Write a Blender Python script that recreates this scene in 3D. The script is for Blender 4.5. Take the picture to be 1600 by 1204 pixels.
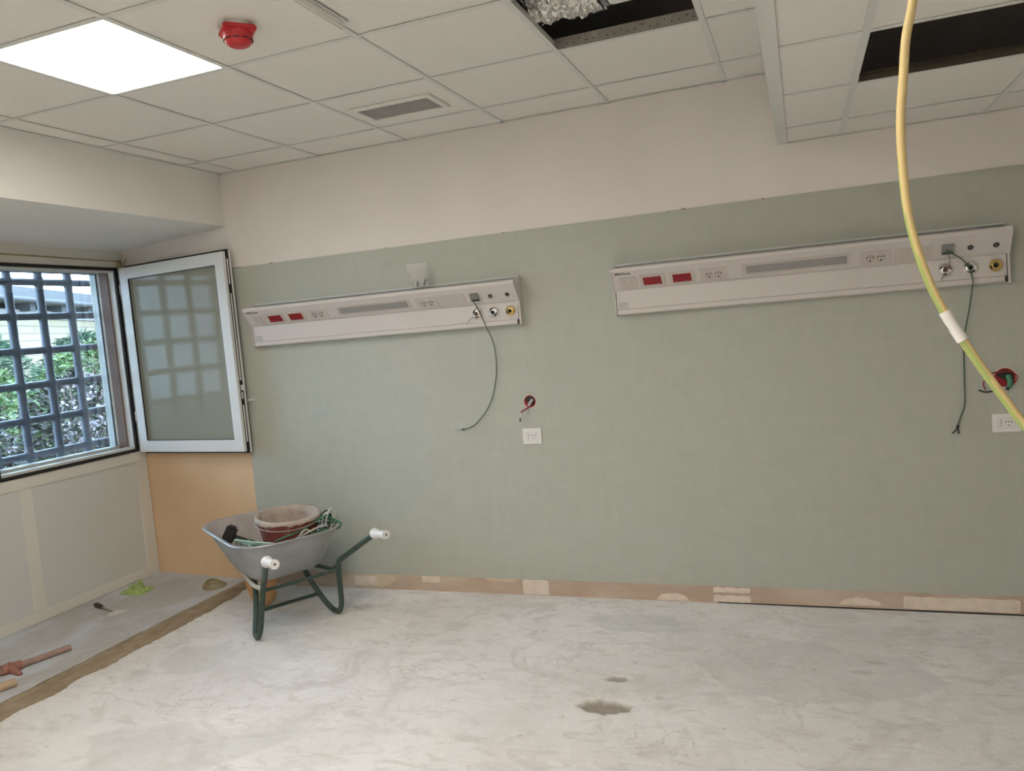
import bpy, bmesh, math, random
from mathutils import Vector, Matrix, noise
PI = math.pi
for o in list(bpy.data.objects):
    bpy.data.objects.remove(o)
sc = bpy.context.scene
COL = sc.collection
R = random.Random(7)

# ------------------------------------------------------------ camera
cam_d = bpy.data.cameras.new('camera')
cam_d.sensor_width = 36.0
cam_d.lens = 1226.108 / 1600 * 36.0
cam_d.clip_start = 0.05
cam = bpy.data.objects.new('camera', cam_d)
COL.objects.link(cam)
cam.location = (3.45738, -4.20318, 1.57666)
CAM_ROT = (1.494352, 0.085817, 0.352826)
cam.rotation_euler = CAM_ROT
sc.camera = cam

# ------------------------------------------------------------ world, sun, exposure
world = bpy.data.worlds.new('world')
sc.world = world
world.use_nodes = True
wn = world.node_tree
bgn = wn.nodes['Background']
bgn.inputs[0].default_value = (0.52, 0.75, 1.0, 1)
bgn.inputs[1].default_value = 7.0
sun_d = bpy.data.lights.new('sun', 'SUN')
sun_d.energy = 1.5
sun_d.angle = math.radians(4)
sun_d.color = (1.0, 0.93, 0.82)
sun = bpy.data.objects.new('sun', sun_d)
COL.objects.link(sun)
sun.location = (8, -6, 12)
sun.rotation_euler = Vector((0.62, -0.5, 0.75)).to_track_quat('Z', 'Y').to_euler()
LAMP_ADDED = 24.0          # radiance of the added ceiling panels out of view
LAMP_W = 10.0        # window-side panel, set dimmer to keep the left wall darker
LAMP_COL = (1.0, 0.925, 0.83, 1)
vs = sc.view_settings
vs.view_transform = 'Standard'
vs.look = 'None'
vs.gamma = 1.0
vs.use_curve_mapping = False
vs.exposure = 0.75

# ------------------------------------------------------------ materials
def mat(name, col, rough=0.6, metal=0.0, var=0.0, scale=8.0, bump=0.0, bscale=60.0, spec=0.5, coat=0.0):
    m = bpy.data.materials.new(name)
    m.use_nodes = True
    nt = m.node_tree
    b = nt.nodes['Principled BSDF']
    b.inputs['Roughness'].default_value = rough
    b.inputs['Metallic'].default_value = metal
    b.inputs['Specular IOR Level'].default_value = spec
    b.inputs['Coat Weight'].default_value = coat
    tc = nt.nodes.new('ShaderNodeTexCoord')
    nz = nt.nodes.new('ShaderNodeTexNoise')
    nz.inputs['Scale'].default_value = scale
    nz.inputs['Detail'].default_value = 6
    nt.links.new(tc.outputs['Object'], nz.inputs['Vector'])
    rp = nt.nodes.new('ShaderNodeValToRGB')
    rp.color_ramp.elements[0].position = 0.3
    rp.color_ramp.elements[1].position = 0.7
    rp.color_ramp.elements[0].color = tuple(max(0, c * (1 - var)) for c in col) + (1,)
    rp.color_ramp.elements[1].color = tuple(min(1, c * (1 + var)) for c in col) + (1,)
    nt.links.new(nz.outputs['Fac'], rp.inputs['Fac'])
    nt.links.new(rp.outputs['Color'], b.inputs['Base Color'])
    if bump:
        n2 = nt.nodes.new('ShaderNodeTexNoise')
        n2.inputs['Scale'].default_value = bscale
        n2.inputs['Detail'].default_value = 4
        nt.links.new(tc.outputs['Object'], n2.inputs['Vector'])
        bp = nt.nodes.new('ShaderNodeBump')
        bp.inputs['Strength'].default_value = bump
        bp.inputs['Distance'].default_value = 0.01
        nt.links.new(n2.outputs['Fac'], bp.inputs['Height'])
        nt.links.new(bp.outputs['Normal'], b.inputs['Normal'])
    return m

def mixcol(nt, fac, a, b):
    n = nt.nodes.new('ShaderNodeMix')
    n.data_type = 'RGBA'
    for i, v in ((0, fac), (6, a), (7, b)):
        if hasattr(v, 'links'):
            nt.links.new(v, n.inputs[i])
        elif i == 0:
            n.inputs[0].default_value = v
        else:
            n.inputs[i].default_value = tuple(v) + (1,)
    return n.outputs[2]

def ramp(nt, src, lo, hi):
    r = nt.nodes.new('ShaderNodeMapRange')
    r.inputs['From Min'].default_value = lo
    r.inputs['From Max'].default_value = hi
    nt.links.new(src, r.inputs['Value'])
    return r.outputs['Result']

def noi(nt, vec, scale, detail=5, rough=0.55, dist=0.0, stretch=None):
    if stretch:
        mp = nt.nodes.new('ShaderNodeMapping')
        mp.inputs['Scale'].default_value = stretch
        nt.links.new(vec, mp.inputs['Vector'])
        vec = mp.outputs['Vector']
    n = nt.nodes.new('ShaderNodeTexNoise')
    n.inputs['Scale'].default_value = scale
    n.inputs['Detail'].default_value = detail
    n.inputs['Roughness'].default_value = rough
    n.inputs['Distortion'].default_value = dist
    nt.links.new(vec, n.inputs['Vector'])
    return n.outputs['Fac']

def base_nodes(name, rough):
    m = bpy.data.materials.new(name)
    m.use_nodes = True
    nt = m.node_tree
    b = nt.nodes['Principled BSDF']
    b.inputs['Roughness'].default_value = rough
    tc = nt.nodes.new('ShaderNodeTexCoord')
    return m, nt, b, tc.outputs['Object']

def bump_to(nt, b, h, strength, dist=0.01):
    bp = nt.nodes.new('ShaderNodeBump')
    bp.inputs['Strength'].default_value = strength
    bp.inputs['Distance'].default_value = dist
    nt.links.new(h, bp.inputs['Height'])
    nt.links.new(bp.outputs['Normal'], b.inputs['Normal'])

def attr(nt, name):
    a = nt.nodes.new('ShaderNodeAttribute')
    a.attribute_name = name
    return a.outputs['Fac']

# screed floor: dusty levelling coat, greener smooth patches, chips
def make_floor_mat():
    m, nt, b, v = base_nodes('floor_screed', 0.85)
    c = mixcol(nt, ramp(nt, noi(nt, v, 1.3, 6, 0.6, 0.6), 0.35, 0.68), (0.74, 0.715, 0.69), (0.87, 0.855, 0.84))
    c = mixcol(nt, ramp(nt, noi(nt, v, 3.2, 8, 0.65, 1.2), 0.52, 0.70), c, (0.66, 0.635, 0.605))
    c = mixcol(nt, ramp(nt, noi(nt, v, 9.0, 8, 0.7, 0.8, (1, 2.2, 1)), 0.56, 0.75), c, (0.88, 0.87, 0.85))
    c = mixcol(nt, ramp(nt, noi(nt, v, 38, 6, 0.7), 0.60, 0.80), c, (0.50, 0.47, 0.43))
    rdg = nt.nodes.new('ShaderNodeMath'); rdg.operation = 'SUBTRACT'; rdg.inputs[1].default_value = 0.5
    nt.links.new(noi(nt, v, 2.1, 7, 0.62, 0.4), rdg.inputs[0])
    ab = nt.nodes.new('ShaderNodeMath'); ab.operation = 'ABSOLUTE'; nt.links.new(rdg.outputs[0], ab.inputs[0])
    ln = ramp(nt, ab.outputs[0], 0.007, 0.002)
    mk = nt.nodes.new('ShaderNodeMath'); mk.operation = 'MULTIPLY'
    nt.links.new(ln, mk.inputs[0]); nt.links.new(ramp(nt, noi(nt, v, 1.7, 3), 0.50, 0.62), mk.inputs[1])
    c = mixcol(nt, mk.outputs[0], c, (0.62, 0.59, 0.55))
    c = mixcol(nt, ramp(nt, noi(nt, v, 5.5, 9, 0.72, 0.9, (1, 2.6, 1)), 0.52, 0.68), c, (0.64, 0.61, 0.575))
    c = mixcol(nt, ramp(nt, noi(nt, v, 85, 3, 0.6), 0.66, 0.74), c, (0.40, 0.36, 0.32))
    p = attr(nt, 'patch')
    pc = mixcol(nt, ramp(nt, noi(nt, v, 6, 8, 0.7), 0.4, 0.65), (0.60, 0.605, 0.57), (0.70, 0.70, 0.665))
    mp = nt.nodes.new('ShaderNodeMath'); mp.operation = 'MULTIPLY'
    nt.links.new(p, mp.inputs[0]); mp.inputs[1].default_value = 0.5
    c = mixcol(nt, mp.outputs[0], c, pc)
    c = mixcol(nt, attr(nt, 'chip'), c, (0.36, 0.32, 0.27))
    nt.links.new(c, b.inputs['Base Color'])
    bump_to(nt, b, noi(nt, v, 26, 8, 0.7, 0.5), 0.35, 0.012)
    return m

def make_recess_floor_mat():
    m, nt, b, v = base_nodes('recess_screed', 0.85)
    c = mixcol(nt, ramp(nt, noi(nt, v, 2.6, 7, 0.65, 0.7, (1, 0.7, 1)), 0.42, 0.60), (0.50, 0.485, 0.465), (0.61, 0.635, 0.68))  # bluish tone puts the cool window daylight into the screed colour
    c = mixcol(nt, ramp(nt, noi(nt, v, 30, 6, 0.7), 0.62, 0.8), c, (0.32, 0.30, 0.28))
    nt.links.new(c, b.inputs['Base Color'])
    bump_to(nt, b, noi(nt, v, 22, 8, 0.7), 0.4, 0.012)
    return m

def make_vinyl_mat():
    m, nt, b, v = base_nodes('green_vinyl', 0.62)
    a = noi(nt, v, 22, 6, 0.6, 0, (1, 1, 0.25))
    d = noi(nt, v, 22, 6, 0.6, 0, (0.25, 1, 1))
    e = nt.nodes.new('ShaderNodeMath'); e.operation = 'ADD'
    nt.links.new(a, e.inputs[0]); nt.links.new(d, e.inputs[1])
    c = mixcol(nt, ramp(nt, e.outputs[0], 0.75, 1.25), (0.445, 0.468, 0.408), (0.478, 0.500, 0.438))
    nt.links.new(c, b.inputs['Base Color'])
    return m

def make_skirting_mat():
    m, nt, b, v = base_nodes('bare_skirting_plaster', 0.9)
    c = mixcol(nt, ramp(nt, noi(nt, v, 7, 6, 0.6, 0, (0.35, 1, 1)), 0.4, 0.62), (0.50, 0.38, 0.29), (0.60, 0.50, 0.40))
    c = mixcol(nt, ramp(nt, noi(nt, v, 3.1, 5, 0.5, 0, (0.6, 1, 1.5)), 0.60, 0.64), c, (0.66, 0.55, 0.40))
    nt.links.new(c, b.inputs['Base Color'])
    bump_to(nt, b, noi(nt, v, 40, 5, 0.6), 0.25)
    return m

def make_mortar_mat():
    m, nt, b, v = base_nodes('brown_mortar', 0.95)
    c = mixcol(nt, ramp(nt, noi(nt, v, 14, 8, 0.7, 0.5, (1, 0.35, 1)), 0.35, 0.7), (0.33, 0.25, 0.16), (0.52, 0.42, 0.30))
    nt.links.new(c, b.inputs['Base Color'])
    bump_to(nt, b, noi(nt, v, 35, 8, 0.75, 0.3, (1, 0.5, 1)), 0.8, 0.02)
    return m

def make_tint_glass(name, tint, gloss, rough=0.0):
    m = bpy.data.materials.new(name)
    m.use_nodes = True
    nt = m.node_tree
    nt.nodes.clear()
    out = nt.nodes.new('ShaderNodeOutputMaterial')
    tr = nt.nodes.new('ShaderNodeBsdfTransparent')
    tr.inputs[0].default_value = tint + (1,)
    gl = nt.nodes.new('ShaderNodeBsdfGlossy')
    gl.inputs['Roughness'].default_value = rough
    fr = nt.nodes.new('ShaderNodeFresnel')
    fr.inputs[0].default_value = gloss
    mx = nt.nodes.new('ShaderNodeMixShader')
    nt.links.new(fr.outputs[0], mx.inputs[0])
    nt.links.new(tr.outputs[0], mx.inputs[1])
    nt.links.new(gl.outputs[0], mx.inputs[2])
    nt.links.new(mx.outputs[0], out.inputs[0])
    return m

def make_poly():
    m = bpy.data.materials.new('clear_polythene')
    m.use_nodes = True
    nt = m.node_tree
    b = nt.nodes['Principled BSDF']
    b.inputs['Base Color'].default_value = (0.75, 0.73, 0.70, 1)
    b.inputs['Roughness'].default_value = 0.3
    b.inputs['Alpha'].default_value = 0.22
    return m

def make_emit(name, col, s):
    m = bpy.data.materials.new(name)
    m.use_nodes = True
    nt = m.node_tree
    nt.nodes.clear()
    out = nt.nodes.new('ShaderNodeOutputMaterial')
    e = nt.nodes.new('ShaderNodeEmission')
    e.inputs[0].default_value = col
    e.inputs[1].default_value = s
    nt.links.new(e.outputs[0], out.inputs[0])
    return m

def make_leaf_mat(name, a, bcol, c3):
    m, nt, b, v = base_nodes(name, 0.5)
    c = mixcol(nt, ramp(nt, noi(nt, v, 6, 4), 0.35, 0.65), a, bcol)
    c = mixcol(nt, ramp(nt, noi(nt, v, 23, 2), 0.56, 0.62), c, c3)
    nt.links.new(c, b.inputs['Base Color'])
    return m

def make_brick_mat():
    m, nt, b, v = base_nodes('cream_brick', 0.85)
    br = nt.nodes.new('ShaderNodeTexBrick')
    br.inputs['Color1'].default_value = (0.42, 0.36, 0.24, 1)
    br.inputs['Color2'].default_value = (0.38, 0.32, 0.21, 1)
    br.inputs['Mortar'].default_value = (0.26, 0.21, 0.15, 1)
    br.inputs['Scale'].default_value = 1.0
    br.inputs['Brick Width'].default_value = 1.6
    br.inputs['Row Height'].default_value = 0.16
    br.inputs['Mortar Size'].default_value = 0.014
    mp = nt.nodes.new('ShaderNodeMapping')
    mp.inputs['Rotation'].default_value = (PI / 2, 0, 0)
    nt.links.new(v, mp.inputs['Vector'])
    nt.links.new(mp.outputs[0], br.inputs['Vector'])
    nt.links.new(br.outputs['Color'], b.inputs['Base Color'])
    return m

M = dict(
    wall=mat('wall_plaster_cream', (0.80, 0.755, 0.71), 0.85, var=0.03, scale=2.5, bump=0.06, bscale=90),
    wall_l=mat('wall_plaster_ivory', (0.80, 0.79, 0.75), 0.85, var=0.02, scale=2.5, bump=0.06, bscale=90),
    orange=mat('orange_wall_paint', (0.76, 0.54, 0.335), 0.8, var=0.05, scale=3, bump=0.08, bscale=60),
    tile=mat('ceiling_tile', (0.84, 0.825, 0.78), 0.9, var=0.015, scale=40),
    tbar=mat('ceiling_tee_paint', (0.74, 0.75, 0.715), 0.55, var=0.01),
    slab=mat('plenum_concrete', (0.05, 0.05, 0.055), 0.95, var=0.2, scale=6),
    cream=mat('cream_joinery', (0.74, 0.73, 0.67), 0.55, var=0.02, scale=4),
    panel=mat('grey_cream_panel', (0.66, 0.68, 0.66), 0.5, var=0.02, scale=4),
    alu=mat('white_aluminium', (0.72, 0.73, 0.71), 0.4, var=0.01, spec=0.5),
    alu2=mat('beige_aluminium', (0.55, 0.55, 0.50), 0.4, var=0.02),
    brown=mat('brown_board', (0.20, 0.13, 0.10), 0.6, var=0.15, scale=5),
    black=mat('black_rubber', (0.012, 0.012, 0.013), 0.5, var=0.1),
    iron=mat('painted_iron', (0.062, 0.072, 0.098), 0.45, var=0.15, scale=20, bump=0.2, bscale=50),
    white_pl=mat('white_enamel', (0.64, 0.60, 0.575), 0.38, var=0.01),
    module=mat('ivory_module', (0.58, 0.53, 0.49), 0.4, var=0.01),
    grey_lens=mat('grey_diffuser', (0.33, 0.32, 0.31), 0.35, var=0.06, scale=20),
    red=mat('red_plastic', (0.27, 0.006, 0.012), 0.35, var=0.12, scale=60),
    red2=mat('red_detector', (0.55, 0.03, 0.035), 0.35, var=0.05),
    dark=mat('dark_slot', (0.02, 0.018, 0.017), 0.7),
    hole=mat('dark_grey_plastic', (0.035, 0.035, 0.035), 0.6),
    grey=mat('grey_metal', (0.26, 0.27, 0.26), 0.5, metal=0.2, var=0.1, scale=30),
    label=mat('label_grey', (0.45, 0.44, 0.43), 0.5),
    brass=mat('brass', (0.62, 0.47, 0.20), 0.3, metal=0.9, var=0.1, scale=50),
    chrome=mat('chrome', (0.72, 0.72, 0.72), 0.18, metal=1.0),
    green_w=mat('green_cable_sheath', (0.075, 0.125, 0.07), 0.5, var=0.1),
    green_b=mat('bright_green_cable', (0.06, 0.23, 0.13), 0.45, var=0.1),
    green_l=mat('pale_green_cable', (0.40, 0.58, 0.50), 0.5, var=0.1),
    white_c=mat('white_cable', (0.62, 0.62, 0.56), 0.5, var=0.1),
    galv=mat('galvanised_sheet', (0.40, 0.41, 0.41), 0.42, metal=0.45, var=0.12, scale=9, bump=0.05, bscale=30),
    galv_in=mat('dusty_galvanised_inside', (0.42, 0.38, 0.36), 0.8, metal=0.1, var=0.12, scale=9),
    frame_g=mat('green_tube_paint', (0.035, 0.065, 0.05), 0.45, var=0.2, scale=25),
    grip=mat('white_grip', (0.80, 0.79, 0.76), 0.4, var=0.02),
    tyre=mat('orange_tyre', (0.60, 0.33, 0.14), 0.7, var=0.1, scale=10),
    hubm=mat('hub_beige', (0.50, 0.45, 0.33), 0.6, var=0.1),
    duct=None,
    duct_in=mat('dark_duct_sheet', (0.30, 0.31, 0.31), 0.5, metal=0.5, var=0.1),
    steel_p=mat('dusty_steel_channel', (0.36, 0.34, 0.30), 0.6, metal=0.3, var=0.15, scale=20),
    bronze=mat('bronze_beam', (0.10, 0.085, 0.06), 0.6, metal=0.2, var=0.1),
    handle_w=mat('worn_handle_wood', (0.36, 0.24, 0.20), 0.7, var=0.2, scale=15),
    handle_y=mat('tan_handle_wood', (0.50, 0.37, 0.25), 0.7, var=0.15, scale=15),
    rust=mat('red_oxide_metal', (0.33, 0.15, 0.11), 0.7, var=0.25, scale=25),
    cloth=mat('lime_green_rag', (0.36, 0.48, 0.17), 0.9, var=0.25, scale=30),
    knife=mat('brown_knife_grip', (0.06, 0.045, 0.038), 0.6, var=0.2),
    rope=mat('ochre_coil', (0.36, 0.29, 0.15), 0.7, var=0.2, scale=20),
    skirt=make_skirting_mat(), vinyl=make_vinyl_mat(), floor=make_floor_mat(),
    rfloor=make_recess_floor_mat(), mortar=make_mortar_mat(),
    creamfill=mat('cream_filler', (0.76, 0.66, 0.56), 0.9, var=0.08, scale=20, bump=0.2),
    glass=make_tint_glass('clear_glass', (0.93, 0.95, 0.96), 1.45),
    sglass=mat('satin_sash_glass', (0.30, 0.295, 0.235), 0.06, var=0.03, scale=2, spec=0.07),
    poly=make_poly(),
    emit=make_emit('added_panel_face', LAMP_COL, LAMP_ADDED),
    emit_w=make_emit('dim_light_panel_face', LAMP_COL, LAMP_W),
    cable_y=None,
    tape=mat('white_tape', (0.75, 0.75, 0.73), 0.5, var=0.05, scale=60),
    brick=make_brick_mat(),
    roofm=mat('grey_roof_edge', (0.085, 0.085, 0.09), 0.7, var=0.1),
    roofw=mat('white_fascia', (0.30, 0.29, 0.27), 0.7, var=0.03),
    soil=mat('garden_soil', (0.16, 0.14, 0.10), 0.95, var=0.3, scale=5, bump=0.5, bscale=20),
    bark=mat('shrub_bark', (0.13, 0.10, 0.08), 0.9, var=0.2),
    chipc=mat('plaster_crumb', (0.70, 0.68, 0.62), 0.9, var=0.05),
)
# foil duct
m, nt, b, v = base_nodes('crinkled_foil', 0.22)
b.inputs['Metallic'].default_value = 1.0
b.inputs['Base Color'].default_value = (0.80, 0.80, 0.78, 1)
bump_to(nt, b, noi(nt, v, 30, 4, 0.6), 0.6, 0.02)
M['duct'] = m
# bucket: red-brown plastic smeared with mortar
m, nt, b, v = base_nodes('mortar_smeared_bucket', 0.75)
c = mixcol(nt, ramp(nt, noi(nt, v, 12, 7, 0.7), 0.50, 0.62), (0.23, 0.055, 0.04), (0.42, 0.27, 0.22))
nt.links.new(c, b.inputs['Base Color'])
M['bucket'] = m
M['bucket_in'] = mat('mortar_crust', (0.43, 0.36, 0.31), 0.9, var=0.18, scale=14, bump=0.4, bscale=30)
# earth cable: yellow with green stripe
m, nt, b, v = base_nodes('yellow_green_sheath', 0.5)
sx = nt.nodes.new('ShaderNodeAttribute'); sx.attribute_name = 'stripe'
c = mixcol(nt, sx.outputs['Fac'], (0.66, 0.52, 0.24), (0.34, 0.42, 0.13))
nt.links.new(c, b.inputs['Base Color'])
M['cable_y'] = m
M['leafA'] = make_leaf_mat('leaf_bright', (0.05, 0.10, 0.03), (0.10, 0.18, 0.05), (0.24, 0.28, 0.16))
M['leafB'] = make_leaf_mat('leaf_dusky', (0.018, 0.022, 0.020), (0.035, 0.040, 0.032), (0.11, 0.10, 0.085))
M['leafC'] = make_leaf_mat('leaf_feathery', (0.03, 0.07, 0.04), (0.05, 0.11, 0.06), (0.09, 0.14, 0.08))
M['leafD'] = make_leaf_mat('leaf_blossom', (0.26, 0.23, 0.24), (0.36, 0.32, 0.33), (0.12, 0.10, 0.09))

# ------------------------------------------------------------ object helpers
def link(name, me, parent=None, mats=()):
    o = bpy.data.objects.new(name, me)
    COL.objects.link(o)
    for mm in mats:
        me.materials.append(mm)
    if parent:
        o.parent = parent
    return o

def fin(name, bm, m, parent=None, smooth=False, world=False, recalc=True):
    me = bpy.data.meshes.new(name)
    if recalc:
        bmesh.ops.recalc_face_normals(bm, faces=bm.faces)
    bm.to_mesh(me)
    bm.free()
    if smooth:
        me.polygons.foreach_set('use_smooth', [True] * len(me.polygons))
        if smooth != 'all':
            try:
                me.set_sharp_from_angle(angle=math.radians(40))
            except Exception:
                pass
    if world and parent:
        root = parent
        while root.parent:
            root = root.parent
        me.transform(Matrix.LocRotScale(root.location, root.rotation_euler, None).inverted())
    ms = m if isinstance(m, (list, tuple)) else [m]
    return link(name, me, parent, ms)

def thing(name, label, cat, loc=(0, 0, 0), rot=(0, 0, 0), group=None):
    o = bpy.data.objects.new(name, None)
    COL.objects.link(o)
    o.empty_display_size = 0.1
    o.location = loc
    o.rotation_euler = rot
    o['label'] = label
    o['category'] = cat
    if group:
        o['group'] = group
    return o

def tag(o, label, cat, group=None):
    o['label'] = label
    o['category'] = cat
    if group:
        o['group'] = group
    return o

def struct(o, label=None):
    o['kind'] = 'structure'
    if label:
        o['label'] = label
    return o

def box(bm, x0, x1, y0, y1, z0, z1, bev=0.0, mi=0):
    vsx = [bm.verts.new((x, y, z)) for x in (x0, x1) for y in (y0, y1) for z in (z0, z1)]
    idx = [(0, 1, 3, 2), (4, 6, 7, 5), (0, 4, 5, 1), (2, 3, 7, 6), (0, 2, 6, 4), (1, 5, 7, 3)]
    fs = [bm.faces.new([vsx[i] for i in f]) for f in idx]
    for f in fs:
        f.material_index = mi
    if bev:
        es = list({e for f in fs for e in f.edges})
        bmesh.ops.bevel(bm, geom=es, offset=bev, segments=2, affect='EDGES', clamp_overlap=True)

def boxes(name, lst, m, parent=None, bev=0.0, world=False):
    bm = bmesh.new()
    for b_ in lst:
        box(bm, *b_, bev=bev)
    return fin(name, bm, m, parent, world=world)

def prism(bm, poly, axis, a, b_):
    """poly: 2D points; extrude along axis 'x','y','z' from a to b_."""
    def P(p, t):
        return {'x': (t, p[0], p[1]), 'y': (p[0], t, p[1]), 'z': (p[0], p[1], t)}[axis]
    A = [bm.verts.new(P(p, a)) for p in poly]
    B = [bm.verts.new(P(p, b_)) for p in poly]
    n = len(poly)
    bm.faces.new(A)
    bm.faces.new(B[::-1])
    for i in range(n):
        bm.faces.new((A[i], B[i], B[(i + 1) % n], A[(i + 1) % n]))

def catmull(pts, n=8):
    pts = [Vector(p) for p in pts]
    P = [pts[0] * 2 - pts[1]] + pts + [pts[-1] * 2 - pts[-2]]
    out = []
    for i in range(1, len(P) - 2):
        p0, p1, p2, p3 = P[i - 1:i + 3]
        for k in range(n):
            t = k / n
            out.append(0.5 * ((2 * p1) + (p2 - p0) * t + (2 * p0 - 5 * p1 + 4 * p2 - p3) * t * t + (3 * p1 - p0 - 3 * p2 + p3) * t ** 3))
    out.append(pts[-1])
    return out

def tube(bm, pts, r, seg=10, cap=True, closed=False, squeeze=1.0, stripe=None):
    pts = [Vector(p) for p in pts]
    n = len(pts)
    rs = r if isinstance(r, (list, tuple)) else [r] * n
    rings = []
    up = None
    for i, p in enumerate(pts):
        if closed:
            t = pts[(i + 1) % n] - pts[i - 1]
        else:
            t = pts[min(i + 1, n - 1)] - pts[max(i - 1, 0)]
        t.normalize()
        if up is None:
            a = Vector((0, 0, 1)) if abs(t.z) < 0.9 else Vector((1, 0, 0))
            up = (a - t * a.dot(t)).normalized()
        else:
            up = (up - t * up.dot(t)).normalized()
        s = t.cross(up)
        rings.append([bm.verts.new(p + (up * math.cos(2 * PI * k / seg) + s * math.sin(2 * PI * k / seg) * squeeze) * rs[i]) for k in range(seg)])
    for i in range(n if closed else n - 1):
        A, B = rings[i], rings[(i + 1) % n]
        for k in range(seg):
            bm.faces.new((A[k], A[(k + 1) % seg], B[(k + 1) % seg], B[k]))
    if cap and not closed:
        bm.faces.new(rings[0][::-1])
        bm.faces.new(rings[-1])
    return rings

def lathe(bm, prof, seg=32, mtx=None, close=False):
    """prof: (r, z) list; revolve about z, then transform."""
    rings = []
    for r, z in prof:
        if r < 1e-6:
            v_ = Vector((0, 0, z))
            rings.append([bm.verts.new(mtx @ v_ if mtx else v_)])
        else:
            ring = []
            for k in range(seg):
                v_ = Vector((r * math.cos(2 * PI * k / seg), r * math.sin(2 * PI * k / seg), z))
                ring.append(bm.verts.new(mtx @ v_ if mtx else v_))
            rings.append(ring)
    pairs = list(zip(rings, rings[1:]))
    if close:
        pairs.append((rings[-1], rings[0]))
    for A, B in pairs:
        if len(A) == 1 and len(B) == 1:
            continue
        for k in range(seg):
            k2 = (k + 1) % seg
            if len(A) == 1:
                bm.faces.new((A[0], B[k], B[k2]))
            elif len(B) == 1:
                bm.faces.new((A[k], A[k2], B[0]))
            else:
                bm.faces.new((A[k], A[k2], B[k2], B[k]))

def ring_frame(bm, u0, u1, z0, z1, w, d0, d1, plane='yz', wb=None):
    """rectangular frame: u along y (plane yz) or x (plane xz); d = depth coordinate range."""
    wb = w if wb is None else wb
    def bx_(a, b_, c_, d_):
        if plane == 'yz':
            box(bm, d0, d1, a, b_, c_, d_)
        else:
            box(bm, a, b_, d0, d1, c_, d_)
    bx_(u0, u0 + w, z0, z1)
    bx_(u1 - w, u1, z0, z1)
    bx_(u0 + w, u1 - w, z0, z0 + wb)
    bx_(u0 + w, u1 - w, z1 - w, z1)

# ================================================================ SETTING
XR, YB, ZS = 6.2, -6.4, 3.25        # right wall, rear wall, slab underside
H1, H2 = 2.701, 2.352               # high and dropped ceiling
XB = 3.385                          # edge of the dropped ceiling

# ---- main floor with relief
PATCH = [
    [(0.52, -1.87), (0.84, -1.67), (1.0, -1.72), (1.21, -1.71), (1.34, -1.55), (1.45, -1.62), (1.42, -1.74), (1.26, -1.96), (1.2, -2.3), (0.75, -2.08)],
    [(2.92, -0.75), (3.12, -1.0), (3.27, -1.04), (3.62, -0.99), (3.95, -0.79), (3.8, -0.55), (3.53, -0.52), (3.45, -0.42), (3.22, -0.46), (3.05, -0.58)],
    [(0.25, -0.98), (0.45, -0.92), (0.62, -1.02), (0.60, -1.20), (0.42, -1.28), (0.22, -1.18)],
    [(2.35, -0.22), (2.75, -0.20), (2.82, -0.40), (2.5, -0.44), (2.3, -0.35)],
    [(2.0, -2.0), (2.3, -1.75), (2.62, -1.78), (2.8, -2.1), (2.4, -2.4)],
]
CHIPS = [(2.615, -1.215, 0.115, 0.062, 0.018), (2.612, -0.967, 0.055, 0.028, 0.010), (0.93, -0.30, 0.07, 0.045, 0.004),
         (3.68, -0.62, 0.05, 0.022, 0.003), (3.62, -0.72, 0.045, 0.024, 0.003), (2.66, -0.79, 0.02, 0.012, 0.004), (2.82, -1.10, 0.018, 0.012, 0.004),
         (2.30, -0.13, 0.025, 0.012, 0.003), (3.25, -0.70, 0.014, 0.009, 0.004), (3.33, -0.71, 0.014, 0.009, 0.004), (3.42, -0.73, 0.014, 0.009, 0.004)]

def pdist(x, y, poly):
    inside = False
    best = 1e9
    n = len(poly)
    for i in range(n):
        ax, ay = poly[i]
        bx_, by_ = poly[(i + 1) % n]
        if (ay > y) != (by_ > y) and x < (bx_ - ax) * (y - ay) / (by_ - ay) + ax:
            inside = not inside
        dx, dy = bx_ - ax, by_ - ay
        t = max(0, min(1, ((x - ax) * dx + (y - ay) * dy) / (dx * dx + dy * dy)))
        best = min(best, math.hypot(x - ax - t * dx, y - ay - t * dy))
    return -best if inside else best

def floor_at(x, y):
    z = 0.0015 * noise.noise(Vector((x * 3, y * 3, 0))) + 0.0006 * noise.noise(Vector((x * 25, y * 25, 1)))
    pa = 0.0
    w = 0.05 * noise.noise(Vector((x * 7, y * 7, 3))) + 0.022 * noise.noise(Vector((x * 26, y * 26, 5)))
    for P_ in PATCH:
        d = pdist(x, y, P_) + w
        k = max(0.0, min(1.0, 0.5 - d / 0.02))
        if k > pa:
            pa = k
    z -= 0.003 * pa
    ch = 0.0
    for cx, cy, a, b_, dep in CHIPS:
        q = math.hypot((x - cx) / a, (y - cy) / b_) + 0.35 * noise.noise(Vector((x * 30, y * 30, 9)))
        if q < 1.25:
            k = max(0.0, min(1.0, (1.0 - q) / 0.25))
            z -= dep * k * (0.75 + 0.5 * noise.noise(Vector((x * 60, y * 60, 2))))
            ch = max(ch, k * min(1, dep * 90))
    return z, pa, ch

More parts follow.
